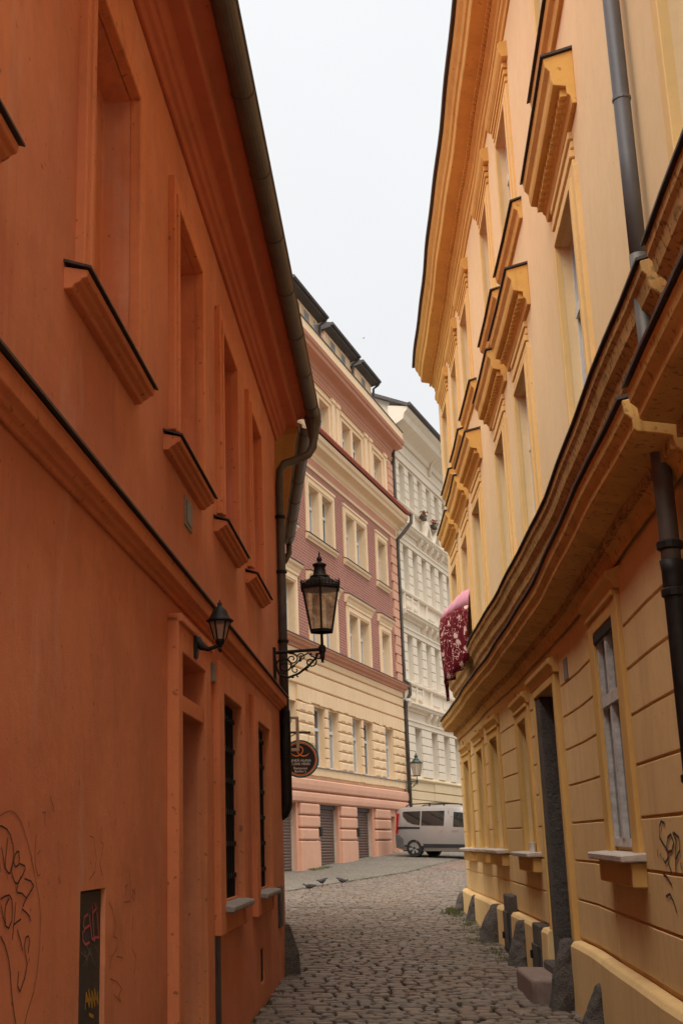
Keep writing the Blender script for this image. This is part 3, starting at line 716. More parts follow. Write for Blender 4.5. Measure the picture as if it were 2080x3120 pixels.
# doorway of dark granite
m = MB(FR); m.box(1.35, 1.616, -.45, .03, .1, 2.99); m.build('granite_jamb', 'granite', RH, bevel=.01)
m = MB(FR); m.box(.304, .40, -.45, .03, .1, 2.99); m.build('granite_jamb', 'granite', RH, bevel=.01)
m = MB(FR); m.box(.16, .30, -.03, .045, .15, 3.08); m.box(1.622, 1.70, -.03, .045, .15, 3.08); m.box(.30, 1.622, -.03, .045, 3.0, 3.08)
m.build('door_surround', 'ochre_trim', RH, bevel=.008)
MB(FR).sweep([(-.02, 3.08), (.05, 3.08), (.06, 3.13), (.095, 3.16), (.10, 3.2), (-.02, 3.25)], .1, 1.78, 2).build('door_hood', 'ochre_trim', RH, bevel=.005)
d_ = box(FR, 'door', 'wood', RH, .40, 1.35, -.44, -.38, .3, 2.98)
for z0, z1 in ((.5, 1.3), (1.45, 2.6)): box(FR, 'door_panel', 'wood', d_, .5, 1.25, -.38, -.36, z0, z1, .015)
box(FR, 'threshold', 'granite', RH, .28, 1.62, -.4, .14, .1, .48, .02)
# iron cellar hatches with stone frames
for a, b, t in ((2.04, 2.60, .77), (4.64, 5.20, .95)):
    box(FR, 'hatch_frame', 'granite', RH, a, b, -.02, .10, .05, t, .015)
    h_ = box(FR, 'cellar_hatch', 'cabinet', RH, a + .05, b - .05, .10, .125, .12, t - .2, .006)
    box(FR, 'hatch_strap', 'iron', h_, a + .05, b - .05, .125, .132, .3, .33, 0); box(FR, 'hatch_handle', 'iron', h_, b - .14, b - .09, .125, .15, .42, .5)
# letter slot and street plate
box(FR, 'letter_slot', 'black', RH, 1.80, 1.84, -.002, .006, 1.80, 2.0, 0)
box(FR, 'house_number', 'zinc_blue', RH, -.42, -.22, 0, .012, 2.95, 3.14)
m = MB(FR)
for p in SEP: m.ribbon(p, .016, .004)
m.build('spray_graffiti', 'ink', RH, kind='stuff')
# first floor windows with dentilled hoods
for c in PC:
    a, b = c - .47, c + .47
    ring(FR, 'window_surround', 'ochre_trim_up', RH, a, b, 4.5, 6.22, .2, .2, .1, 0, -.01, .03, .005, .018)
    m = MB(FR)
    for k in range(4): m.box(a - .12, b + .12, -.01, .022 + .014 * (k % 2), 6.34 + k * .075, 6.40 + k * .075)
    m.build('frieze_mouldings', 'ochre_trim_up', RH, bevel=.006)
    hd = MB(FR).sweep([(0, 6.66), (.03, 6.66), (.04, 6.72), (.06, 6.74), (.065, 6.80), (.15, 6.82), (.16, 6.86), (.165, 6.93), (.195, 6.97), (.205, 7.04), (0, 7.09)], a - .44, b + .42, 2).build('window_hood', 'ochre_cornice', RH, bevel=.004)
    MB(FR).sweep([(0, 7.095), (.225, 7.045), (.225, 7.062), (0, 7.115)], a - .46, b + .44, 2).build('hood_flashing', 'flash', hd)
    x = a - .40
    while x < b + .36:
        MB(FR).box(x, x + .05, .055, .105, 6.745, 6.80).build('dentil', 'ochre_cornice', hd); x += .105
    window(FR, RH, a, b, 4.5, 6.22, -.125, 'white', 'glass', .055, .64, 2)
    # upper floor
    a, b = c - .44, c + .44
    ring(FR, 'window_surround', 'ochre_trim_up', RH, a, b, 7.92, 9.2, .17, .17, .13, 0, -.01, .028, .005, .016)
    m = MB(FR)
    for k in range(3): m.box(a - .17 - .02 * k, b + .17 + .02 * k, -.01, .03 + .012 * k, 9.36 + k * .07, 9.42 + k * .07)
    m.sweep([(-.01, 9.57), (.06, 9.57), (.085, 9.62), (.10, 9.68), (.09, 9.74), (-.01, 9.77)], a - .30, b + .30, 2)
    m.build('window_lintel', 'ochre_cornice', RH, bevel=.006)
    sl_ = MB(FR).sweep([(-.01, 7.62), (.03, 7.62), (.045, 7.70), (.08, 7.73), (.09, 7.80), (-.01, 7.84)], a - .42, b + .42, 2).build('window_sill', 'ochre_cornice', RH, bevel=.005)
    MB(FR).sweep([(-.15, 7.88), (.115, 7.805), (.115, 7.82), (-.15, 7.9)], a - .44, b + .44, 2).build('sill_flashing', 'flash', sl_)
    window(FR, RH, a, b, 7.92, 9.2, -.115, 'white', 'glass', .05, .62, 2)
# main cornice with bead row and eaves
prof = [(0, 9.92), (.02, 9.92), (.03, 9.98), (.055, 10.0), (.06, 10.06), (.02, 10.07), (.02, 10.16), (.05, 10.17), (.06, 10.24), (.10, 10.27), (.115, 10.33), (.15, 10.35), (.30, 10.385), (.31, 10.42), (.315, 10.50), (.34, 10.52), (.36, 10.58), (.40, 10.64), (.42, 10.72), (0, 10.8)]
MB(FR).sweep(prof, -11.5, END + .02, 60).build('main_cornice', 'ochre_cornice', RH, bevel=.004)
MB(FR).sweep([(0, 10.81), (.455, 10.725), (.465, 10.74), (.465, 10.77), (0, 10.86)], -11.5, END + .1, 60).build('eaves_flashing', 'flash', RH)
m = MB(FR); s = -9.
while s < END: m.box(s, s + .05, .115, .15, 10.29, 10.345); s += .09
m.build('bead_row', 'ochre_cornice', RH, kind='stuff')
# downpipe through the notches of both courses
MB(FR).tube([(-5.22, .078, z) for z in (10.3, 8, 6.5, 5.2, 4.6)], .045, 14).build('downpipe', 'zinc_blue', RH, smooth=True)
dpo = MB(FR).tube([(-5.22, .078, z) for z in (4.62, 3.9, 3.2, 2.6)], .048, 14).build('lower_downpipe', 'zinc', RH, smooth=True)
MB(FR).tube([(-5.22, .078, z) for z in (2.95, 2.9, 1.82, 1.78)], [.058, .053, .053, .05], 14).build('iron_shoe', 'iron', dpo, smooth=True)
for z in (8.4, 6.9, 5.55):
    c = FR(-5.22, .078, 0); MB().lathe((c[0], c[1], z), [(.045, 0), (.05, .004), (.05, .02), (.045, .024)], 14).build('pipe_collar', 'zinc_blue', dpo)
for z in (3.0, 2.76, 1.86):
    c = FR(-5.22, .078, 0); MB().lathe((c[0], c[1], z), [(.052, 0), (.064, .008), (.064, .04), (.052, .048)], 14).build('pipe_collar', 'iron', dpo)
# ------------------------------------------------------------------ brick and salmon corner house ahead
PH = thing('brick_house', FP(10.6, 0, 1.1), 'five storey house of salmon base, butter yellow rustication and red brick with dormers', 'house')
PE = 10.62
PAIRS = [(-1.3, -.12), (.27, 1.45), (3.1, 4.28), (4.55, 5.78), (7.6, 8.85), (-4.2, -3.0)]
SHUT = [(-5.3, -3.2), (-1.05, 1.2), (3.2, 5.45)]
o_ = [(a, b, -.2, 2.73, .28, False) for a, b in SHUT] + [(7.8, 8.75, 1.1, 2.5, .25, False)]
m = MB(FP); wallgrid(m, -16, PE, -.2, 3.55, o_, -.05); m.build('base_wall', 'pink', PH, weld=True)
m = MB(FP); wallgrid(m, -16, PE, 3.55, 7.72, [(a, b, 3.93, 5.88, .3, False) for a, b in PAIRS], -.04); m.build('ground_floor_wall', 'yellow', PH, weld=True)
m = MB(FP); wallgrid(m, -16, PE, 7.72, 14.3, [(a, b, 7.9, 9.7, .3, False) for a, b in PAIRS] + [(a, b, 11.75, 13.5, .3, False) for a, b in PAIRS], 0); m.build('brick_wall', 'brick', PH, weld=True)
m = MB(FP); wallgrid(m, -16, PE, 14.3, 19.2, [(a, b, 15.85, 17.2, .3, False) for a, b in PAIRS], 0)
m.poly((PE, 0, -.2), (PE, -10, -.2), (PE, -10, 19), (PE, 0, 19)); m.poly((-16, 0, -.2), (-16, -10, -.2), (-16, -10, 19), (-16, 0, 19))
m.build('attic_wall', 'yellow', PH, weld=True)
for i, (a, b) in enumerate(PAIRS):
    for k, (c, e) in enumerate(((3.93, 5.88), (7.9, 9.7), (11.75, 13.5), (15.85, 17.2))):
        window(FP, PH, a, b, c, e, -.27, 'white', 'glass_pale' if (i + k) % 3 else 'glass', .07, .64, 2)
        # plastered reveal lining of the brick storeys
        if k in (1, 2):
            m = MB(FP); m.box(b - .004, b + .012, -.25, .02, c, e); m.box(a - .012, a + .004, -.25, .02, c, e); m.box(a, b, -.25, .02, e - .004, e + .012); m.build('reveal', 'yellow_trim', PH)
GRP = [(-1.3, 1.45), (3.1, 5.78), (7.6, 8.85), (-5.6, -3.0)]
for gi, (a, b) in enumerate(GRP):
    mull = {0: (-.12, .27), 1: (4.28, 4.55), 3: (-4.5, -4.2)}.get(gi)
    for (c, e, hood) in ((7.74, 9.7, True), (11.75, 13.5, False)):
        m = MB(FP)
        m.box(a - .26, a, -.01, .05, c, e + .36); m.box(b, b + .28, -.01, .05, c, e + .36); m.box(a, b, -.01, .05, e, e + .36)
        m.box(a - .3, b + .32, -.01, .09, e + .26, e + .36); m.box(a - .14, a - .04, .05, .075, c, e + .2); m.box(b + .04, b + .16, .05, .075, c, e + .2); m.box(a - .04, b + .04, .05, .075, e + .06, e + .2)
        if mull: m.box(mull[0] + .01, mull[1] - .01, -.2, .05, c, e)
        m.build('window_surround', 'yellow_trim', PH, bevel=.008)
        if hood:
            m = MB(FP).sweep([(0, 10.05), (.06, 10.05), (.10, 10.12), (.12, 10.2), (.20, 10.26), (.22, 10.34), (0, 10.38)], a - .42, b + .45).build('window_hood', 'yellow_trim', PH, bevel=.006)
            MB(FP).sweep([(0, 10.385), (.24, 10.345), (.24, 10.37), (0, 10.41)], a - .43, b + .46).build('hood_flashing', 'flash', m)
        else:
            m = MB(FP).sweep([(0, 11.5), (.05, 11.5), (.07, 11.56), (.13, 11.6), (.15, 11.68), (0, 11.75)], a - .32, b + .36).build('window_sill', 'yellow_trim', PH, bevel=.006)
            MB(FP).sweep([(0, 11.755), (.17, 11.69), (.17, 11.712), (0, 11.78)], a - .33, b + .37).build('sill_flashing', 'flash', m)
    # attic surrounds and pilasters
    m = MB(FP); m.box(a - .14, a, -.01, .05, 15.8, 17.35); m.box(b, b + .14, -.01, .05, 15.8, 17.35); m.box(a, b, -.01, .05, 17.2, 17.35); m.box(a - .2, b + .2, -.01, .1, 17.35, 17.45)
    if mull: m.box(mull[0] + .01, mull[1] - .01, -.2, .05, 15.85, 17.2)
    m.build('window_surround', 'yellow_trim', PH, bevel=.006)
for a in (1.75, 2.35, 6.2, 6.85, 9.15):
    m = MB(FP); m.box(a, a + .38, -.01, .09, 15.8, 17.5); m.box(a - .04, a + .42, -.01, .13, 17.5, 17.66); m.build('pilaster', 'yellow_trim', PH, bevel=.008)
# rusticated blocks of the ground floor
PIERG = [(-2.98, -1.32), (-.10, .25), (1.47, 3.08), (4.30, 4.53), (5.80, 7.58), (8.87, PE)]
for a, b in PIERG:
    for k in range(6):
        z0 = 3.9 + k * .335
        if b - a > 1: 
            box(FP, 'rustic_block', 'yellow', PH, a, b, -.06, .03, z0 + .018, z0 + .317, .022)
            for x in (a + .12 * (b - a), a + .58 * (b - a)): box(FP, 'joint_slot_lip', 'yellow', PH, x, x + .32 * (b - a), -.06, .055, z0 + .045, z0 + .29, .03)
        else: box(FP, 'rustic_block', 'yellow', PH, a, b, -.2, .03, z0 + .018, z0 + .317, .022)
s = -2.98
while s < PE - .1:
    w_ = rnd.uniform(.42, .5); e_ = min(PE, s + w_); z0 = rnd.uniform(5.9, 5.96)
    box(FP, 'voussoir', 'yellow', PH, s + .008, e_ - .008, -.06, .045, z0, 6.40, .016); s = e_
for z0, z1 in ((6.44, 6.93), (6.97, 7.29), (7.33, 7.58)):
    MB(FP).sweep([(-.06, z0), (.01, z0), (.045, z0 + .035), (.045, z1 - .035), (.01, z1), (-.06, z1)], -16, PE, 1).build('rustic_band', 'yellow', PH)
s = -2.98
while s < PE - .1:
    w_ = rnd.uniform(.6, .75); e_ = min(PE, s + w_)
    box(FP, 'apron_block', 'yellow', PH, s + .01, e_ - .01, -.06, .035, 3.60 + rnd.uniform(0, .03), 3.885, .016); s = e_
MB(FP).sweep([(-.25, 3.89), (.07, 3.885), (.07, 3.91), (-.25, 3.935)], -16, PE, 1).build('sill_band', 'stone', PH)
# ledge under the brick storeys
lg = MB(FP).sweep([(0, 7.58), (.07, 7.58), (.10, 7.66), (.20, 7.70), (.24, 7.78), (.30, 7.80), (.31, 7.86), (0, 7.9)], -16, PE + .25, 1).build('ledge', 'pink_trim', PH, bevel=.006)
MB(FP).sweep([(0, 7.905), (.33, 7.865), (.33, 7.885), (0, 7.94)], -16, PE + .27, 1).build('ledge_flashing', 'zinc', lg)
# salmon base: bolster bands, blocks of the piers, roller shutters
for z0, z1 in ((2.76, 3.08), (3.13, 3.50)):
    MB(FP).sweep([(-.06, z0), (.04, z0), (.075, z0 + .04), (.085, (z0 + z1) / 2), (.075, z1 - .04), (.04, z1), (-.06, z1)], -16, PE, 1).build('bolster_band', 'pink', PH)
for a, b in ((-3.02, -1.13), (1.30, 3.14), (5.68, 7.74), (8.85, PE)):
    box(FP, 'pier_foot', 'pink', PH, a, b, -.3, .06, .2, 1.58, .03, 1, 2)
    for z0, z1 in ((1.61, 1.96), (1.99, 2.35), (2.38, 2.73)): box(FP, 'pier_block', 'pink', PH, a, b, -.3, .07, z0, z1, .055, 1, 3)
for a, b in SHUT:
    sh = box(FP, 'roller_shutter', 'shutter', PH, a, b, -.27, -.25, .3, 2.73, 0)
    z = .62
    while z < 2.6:
        MB(FP).sweep([(-.255, z), (-.225, z + .012), (-.218, z + .05), (-.235, z + .085), (-.255, z + .09)], a + .03, b - .03).build('slat', 'shutter', sh); z += .093
    box(FP, 'shutter_box', 'cabinet', sh, a, b, -.25, -.16, 2.6, 2.73, .004)
    for x in (a, b - .03): box(FP, 'guide_rail', 'sillstone', sh, x, x + .03, -.25, -.17, .3, 2.62, 0)
for s in (-1.12, 3.16): box(FP, 'key_switch', 'black', PH, s - .22, s - .02, .06, .13, 1.72, 2.0)
w = box(FP, 'side_door', 'white', PH, 7.8, 8.75, -.25, -.22, 1.1, 2.5); box(FP, 'pane', 'glass_pale', w, 7.9, 8.65, -.22, -.215, 1.5, 2.42, 0)
# quoins
z = 7.95; k = 0
while z < 14.0:
    a = PE - (.86 if k % 2 else .70); box(FP, 'quoin', 'pink', PH, a, PE + .015, -.05, .07, z + .01, z + .37, .018); z += .385; k += 1
z = 15.85
while z < 17.5: box(FP, 'quoin', 'pink', PH, PE - .72, PE + .015, -.05, .07, z + .01, z + .32, .018); z += .335
# mid cornice with its row of red tiles
c2 = MB(FP).sweep([(0, 14.15), (.04, 14.15), (.06, 14.22), (.06, 14.6), (.12, 14.66), (.14, 14.76), (.2, 14.8), (.42, 14.88), (.45, 15.0), (.52, 15.06), (.56, 15.2), (0, 15.28)], -16, PE + .45, 1).build('mid_cornice', 'yellow_trim', PH, bevel=.008)
box(FP, 'frieze_band', 'pink_trim', PH, -16, PE, -.01, .065, 14.25, 14.55, .006)
m = MB(FP).sweep([(0, 15.62), (.60, 15.24), (.62, 15.28), (0, 15.68)], -16, PE + .5, 1); tr = m.build('tile_strip', 'tile', PH)
s = -3.5
while s < PE + .45:
    MB(FP).tube([(s + .08, .645, 15.30), (s + .08, .02, 15.70)], .075, 6).build('roof_tile', 'tile', tr); s += .17
MB(FP).sweep([(0, 15.6), (.05, 15.6), (.05, 15.82), (0, 15.82)], -16, PE, 1).build('attic_band', 'yellow_trim', PH)
# top cornice and parapet
MB(FP).sweep([(0, 17.68), (.05, 17.68), (.06, 17.74), (.09, 17.78), (.09, 17.86), (.06, 17.87), (0, 17.9)], -16, PE, 1).build('pink_moulding', 'pink_trim', PH)
MB(FP).sweep([(0, 17.95), (.04, 17.95), (.05, 18.1), (.10, 18.14), (.12, 18.22), (.18, 18.26), (.46, 18.34), (.48, 18.46), (.54, 18.5), (.58, 18.62), (0, 18.72)], -16, PE + .4, 1).build('top_cornice', 'pink_trim', PH, bevel=.006)
MB(FP).sweep([(.2, 18.7), (.5, 18.66), (.5, 19.05), (.2, 19.12)], -16, PE + .4, 1).build('parapet', 'yellow_trim', PH)
MB(FP).sweep([(.15, 19.13), (.53, 19.055), (.53, 19.09), (.15, 19.17)], -16, PE + .42, 1).build('parapet_flashing', 'roof', PH)
m = MB(FP); m.poly((-16, .2, 19.1), (PE + .2, .2, 19.1), (PE + .2, -5, 20.2), (-16, -5, 20.2)); m.poly((PE + .2, .2, 19.1), (PE + .2, -5, 20.2), (PE + .2, -5, 18.8), (PE + .2, .1, 18.8)); m.build('roof', 'roof', PH)
for a, b, ws in ((-3.4, .12, (-2.6, -1.5, -.4)), (1.0, 4.35, (1.65, 3.0)), (5.1, 7.4, (5.85,))):
    dm = MB(FP); dm.box(a, b, -1.6, .12, 18.9, 20.12); dm = dm.build('dormer', 'yellow_trim', PH, bevel=.01)
    box(FP, 'dormer_cheek', 'pink', dm, a - .02, a + .02, -1.6, .10, 18.9, 20.1, 0)
    MB(FP).sweep([(.42, 20.16), (.42, 20.34), (-.2, 20.50), (-1.7, 20.62), (-1.7, 20.4), (.1, 20.10)], a - .14, b + .18).build('dormer_roof', 'roof', dm, bevel=.01)
    MB(FP).tube([(a - .14, .47, 20.28), (b + .2, .47, 20.28)], .065, 8).build('dormer_gutter', 'roof', dm)
    MB(FP).tube([(b + .12, .46, 20.22), (b + .12, .4, 20.12), (b + .1, .2, 19.98), (b + .1, .17, 19.2)], .05, 8).build('dormer_downpipe', 'zinc', dm)
    for x in ws: 
        ring(FP, 'dormer_window_surround', 'yellow_trim', dm, x, x + .62, 19.25, 19.98, .07, .07, .06, 0, .1, .15, .004)
        box(FP, 'dormer_window', 'glass_pale', dm, x + .02, x + .6, .12, .128, 19.27, 19.96, 0)
# downpipe between the two far houses
MB(FP).tube([(PE + .14, .1, 18.3), (PE + .14, .1, 15.9), (PE + .25, .3, 15.6), (PE + .45, .68, 15.3), (PE + .45, .66, 14.95), (PE + .3, .35, 14.5), (PE + .16, .12, 14.2), (PE + .14, .1, 13.8), (PE + .14, .1, 8.1), (PE + .2, .3, 7.95), (PE + .2, .3, 7.5), (PE + .14, .1, 7.2), (PE + .14, .1, 1.2)], .075, 10).build('downpipe', 'zinc', PH, smooth=True)

# ------------------------------------------------------------------ cream house beyond
CH = thing('cream_house', FC(.3, 0, 1.1), 'pale cream house with rusticated piers and balustrade panels beyond the brick house', 'house')
C0, C1 = .22, 15.
ST = [1.05 + 1.52 * k for k in range(8)]
G0 = [1.5, 4.2, 6.35, 8.4, 10.5, 12.5]
lev = [(8.2, 10.2), (12.15, 14.2), (16.15, 18.0)]
o_ = [(a, a + 1.1, 4.2, 6.25, .3, False) for a in G0]
for c, e in lev: o_ += [(a, a + .88, c, e, .26, False) for a in ST]
m = MB(FC); wallgrid(m, C0, C1, 4.1, 20.2, o_, 0)
m.poly((C0, 0, .5), (C0, -10, .5), (C0, -10, 20.6), (C0, -5, 22.9), (C0, 0, 20.54)); m.poly((C1, 0, .5), (C1, -10, .5), (C1, -10, 20.9), (C1, 0, 20.9))
m.build('wall', 'cream', CH, weld=True)
m = MB(FC); wallgrid(m, C0, C1, .5, 4.1, [], -.02); m.build('base_wall', 'cream_low', CH)
for k, (z0, z1) in enumerate(((1.0, 1.75), (1.78, 2.5), (2.53, 3.22), (3.26, 3.58), (3.63, 3.98))):
    for a, b in ((C0, 4.3), (4.3, 9.), (9., C1)): box(FC, 'base_course', 'cream_low', CH, a, b, -.03, .03 if a < 4.3 else .07, z0, z1, .012)
for a in G0:
    window(FC, CH, a, a + 1.1, 4.2, 6.25, -.27, 'white', 'glass', .07, .6, 2)
for c, e in lev:
    for a in ST: window(FC, CH, a, a + .88, c, e, -.24, 'white', 'glass' if int(a * 3) % 2 else 'glass_pale', .06, .6, 2)
def piers(starts, w, c, e, n, d1):
    ed = [C0] + [x for a in starts for x in (a, a + w)] + [C1]
    for a, b in zip(ed[::2], ed[1::2]):
        for k in range(n):
            z0 = c + (e - c) * k / n; z1 = c + (e - c) * (k + 1) / n
            box(FC, 'pier_block', 'cream', CH, a + .01, b - .01, -.2, d1, z0 + .014, z1 - .014, .012)
piers(G0, 1.1, 4.2, 6.25, 6, .07)
for c, e in lev: piers(ST, .88, c, e, 5, .06)
def band(name, prof, mat='cream', s0=C0, s1=C1): return MB(FC).sweep(prof, s0, s1).build(name, mat, CH, bevel=.006)
band('base_moulding', [(0, 3.98), (.05, 3.98), (.08, 4.03), (.12, 4.06), (.12, 4.12), (0, 4.18)], 'cream_low')
for z in (6.27, 10.22, 14.22):
    band('architrave', [(0, z), (.08, z), (.09, z + .18), (.13, z + .2), (.13, z + .28), (0, z + .3)])
    band('cornice', [(0, z + .62), (.08, z + .62), (.12, z + .7), (.28, z + .76), (.3, z + .84), (.36, z + .88), (.36, z + .95), (0, z + 1.02)])
    band('balcony_rail', [(0, z + 1.72), (.16, z + 1.72), (.2, z + 1.78), (.2, z + 1.86), (0, z + 1.9)])
    box(FC, 'parapet_panel', 'cream', CH, C0, C1, -.01, .05, z + 1.0, z + 1.72, .004)
    for a in (.95, 1.95):
        box(FC, 'baluster_niche', 'cream_low', CH, a, a + .78, .05, .054, z + 1.14, z + 1.64, 0)
        for k in range(4):
            p = FC(a + .12 + k * .18, .10, z + 1.14)
            MB().lathe(p, [(.035, 0), (.05, .08), (.065, .16), (.035, .3), (.03, .38), (.05, .42), (.05, .5)], 8).build('baluster', 'cream', CH, smooth=True)
    for a in (.55, 1.75, 2.75, 4.2): box(FC, 'parapet_pier', 'cream', CH, a, a + .18, -.01, .16, z + 1.02, z + 1.72, .01)
    for a in (4.7, 6.6): box(FC, 'parapet_plate', 'cream', CH, a, a + 1.2, .05, .085, z + 1.2, z + 1.58, .015)
    for k in range(5):
        MB(FC).sweep([(0, z + .33), (.08, z + .33), (.2, z + .5), (.26, z + .62), (.26, z + .74), (0, z + .74)], 3.6 + k * .95, 3.85 + k * .95).build('console', 'cream', CH, bevel=.01)
for a in (4.1, 5.6, 7.1):
    m = MB(FC); z = 15.05
    for (p, q) in (((a, z), (a + .62, z + .85)), ((a + .62, z + .85), (a + 1.24, z))):
        t = Vector((q[0] - p[0], q[1] - p[1])).normalized(); n_ = Vector((-t.y, t.x)) * .09
        for d0, d1 in ((0, .34),):
            P = [(p[0] - n_.x, p[1] - n_.y), (q[0] - n_.x, q[1] - n_.y), (q[0] + n_.x, q[1] + n_.y), (p[0] + n_.x, p[1] + n_.y)]
            i0 = [m.p(x, d0, y) for x, y in P]; i1 = [m.p(x, d1, y) for x, y in P]
            m.F += [i0[::-1], i1] + [[i0[j], i0[(j + 1) % 4], i1[(j + 1) % 4], i1[j]] for j in range(4)]
    m.build('pediment', 'cream', CH)
band('top_architrave', [(0, 18.1), (.08, 18.1), (.1, 18.4), (.16, 18.44), (.16, 18.52), (0, 18.56)])
band('top_cornice', [(0, 19.1), (.1, 19.1), (.16, 19.3), (.22, 19.34), (.5, 19.5), (.66, 19.6), (.72, 19.85), (.86, 20.0), (.88, 20.14), (0, 20.3)], 'cream', C0 - .25, C1)
m = MB(FC).sweep([(.86, 20.15), (.97, 20.2), (.97, 20.26), (-5, 23.0), (-5, 22.9)], C0 - .3, C1).build('roof', 'roof', CH)
MB(FC).tube([(C0 - .3, .98, 20.24), (C1, .98, 20.24)], .08, 8).build('gutter', 'roof', CH)
MB(FC).tube([(6.2, .9, 20.15), (6.25, .7, 19.75), (6.35, .2, 19.25), (6.4, .1, 18.9), (6.4, .1, 18.7)], .07, 8).build('downpipe', 'cream', CH, smooth=True)
# ------------------------------------------------------------------ wall lanterns
def hexring(m, c, prof, n=6, rot=0.): return m.lathe(c, prof, n, rot)
def lantern(fr, s, d_arm, z0, label, rot, gm, im, k=1., out=None):
    """z0 = bottom of glass; arm reaches out d_arm from the wall"""
    x, y, _ = fr(s, d_arm, 0); wx, wy, _ = fr(s, 0, 0)
    L_ = thing('street_lantern', (wx, wy, z0 - .25 * k), label, 'lantern', 'historic wall lanterns')
    ux, uy = (x - wx) / d_arm, (y - wy) / d_arm
    P = lambda d, z: (wx + ux * d, wy + uy * d, z0 + z * k)
    c = (x, y, z0)
    S = lambda pr: [(r * k, z * k) for r, z in pr]
    MB().lathe(c, S([(.235, .485), (.245, .50), (.245, .53), (.215, .545), (.125, .63), (.115, .635)]), 6, rot).build('lantern_roof', im, L_)
    MB().lathe(c, S([(.118, .632), (.118, .65), (.078, .67), (.066, .76), (.08, .775), (.085, .795), (.06, .805), (.018, .825), (.03, .84), (.034, .86), (.026, .88), (.01, .895), (.013, .91), (.003, .955)]), 12).build('chimney_finial', im, L_, smooth=True)
    MB().lathe(c, S([(.145, -.02), (.15, -.015), (.15, .012), (.13, .012), (.13, -.02)]), 6, rot).build('bottom_ring', im, L_)
    for j in range(6):
        a0, a1 = rot + j * math.pi / 3, rot + (j + 1) * math.pi / 3
        q = lambda a, r, z: (c[0] + r * k * math.cos(a), c[1] + r * k * math.sin(a), c[2] + z * k)
        m = MB(); m.poly(q(a0, .134, .01), q(a1, .134, .01), q(a1, .226, .485), q(a0, .226, .485))
        m.build('glass_panel', gm, L_)
        MB().tube([q(a0, .14, 0), q(a0, .233, .49)], .011 * k, 6).build('rib', im, L_)
        MB().tube([q(a0, .245, .49), q(a0, .258, .56), q(a0, .25, .60)], [.012 * k, .010 * k, .002], 5).build('corner_spike', im, L_)
        if im == 'iron':   # pierced cresting along the eaves
            m = MB()
            for t in (.12, .3, .5, .7, .88):
                mx = [q(a0, .235, .545)[i] * (1 - t) + q(a1, .235, .545)[i] * t for i in range(3)]
                h = .055 if t == .5 else .04
                m.tube([(mx[0], mx[1], mx[2] - .01), (mx[0] + .012, mx[1], mx[2] + h * .5), (mx[0], mx[1] + .006, mx[2] + h), (mx[0] - .012, mx[1], mx[2] + h * .5), (mx[0], mx[1], mx[2])], .006, 5)
            m.build('cresting', im, L_)
    MB().tube([(c[0], c[1], c[2] + .01), (c[0], c[1], c[2] - .16 * k), (c[0], c[1], c[2] - .19 * k)], [.016 * k, .018 * k, .03 * k], 10).build('stem', im, L_)
    MB().lathe(c, S([(.025, -.37), (.012, -.36), (.022, -.33), (.03, -.31), (.03, -.26), (.042, -.24), (.045, -.19), (.03, -.17)]), 10).build('socket', im, L_)
    arm = MB().tube([P(-.02, -.245), P(d_arm, -.215)], .019 * k, 8).build('bracket_arm', im, L_)
    MB(fr).box(s - .035, s + .035, -.01, .03, z0 - .62 * k, z0 - .18 * k).build('wall_plate', im, L_, bevel=.006)
    # wrought scrolls
    def spiral(cx, cz, r0, r1, a0, a1, n=22): return [P(cx + (r0 + (r1 - r0) * i / n) * math.cos(a0 + (a1 - a0) * i / n), cz + (r0 + (r1 - r0) * i / n) * math.sin(a0 + (a1 - a0) * i / n)) for i in range(n + 1)]
    D = d_arm
    curves = [([P(.02, -.30), P(.03, -.42), P(.07, -.51), P(.16, -.535), P(.27, -.49), P(.38, -.40), P(.46, -.31), P(D - .06, -.26)], .014),
              (spiral(.12, -.40, .10, .02, R(200), R(-330)), .011), (spiral(.20, -.32, .07, .015, R(120), R(-420)), .008),
              (spiral(.40, -.36, .07, .02, R(90), R(-360)), .009), (spiral(.30, -.30, .045, .012, R(180), R(-300)), .007),
              ([P(.10, -.49), P(.18, -.43), P(.26, -.36), P(.31, -.29), P(.38, -.255)], .008), (spiral(.49, -.285, .045, .012, R(200), R(560)), .009),
              (spiral(.235, -.45, .045, .01, R(90), R(430)), .007), ([P(.24, -.50), P(.26, -.535), P(.245, -.52)], .008), ([P(.33, -.44), P(.365, -.46), P(.34, -.42)], .01)]
    for cv, r in curves: MB().tube([q for q in cv], r * k, 6).build('scroll', im, L_)
    for dd, zz in ((.36, -.42), (.20, -.53), (.40, -.27), (.285, -.34)):
        p = P(dd, zz); MB().lathe((p[0], p[1], p[2] - .015), [(.004, 0), (.022, .01), (.014, .022), (.003, .034)], 6).build('leaf_boss', im, L_)
    return L_
lantern(FL, 2.72, .525, 3.775, 'large dark iron hexagonal lantern on scrolled bracket at the orange house corner', R(30) - math.atan(.12) - R(60) * 2, 'lampglass', 'iron', .92)
lantern(FP, 10.35, .52, 4.15, 'green hexagonal lantern above the van on the far salmon and yellow house', R(0), 'lampglass2', 'green_iron', 1.0)
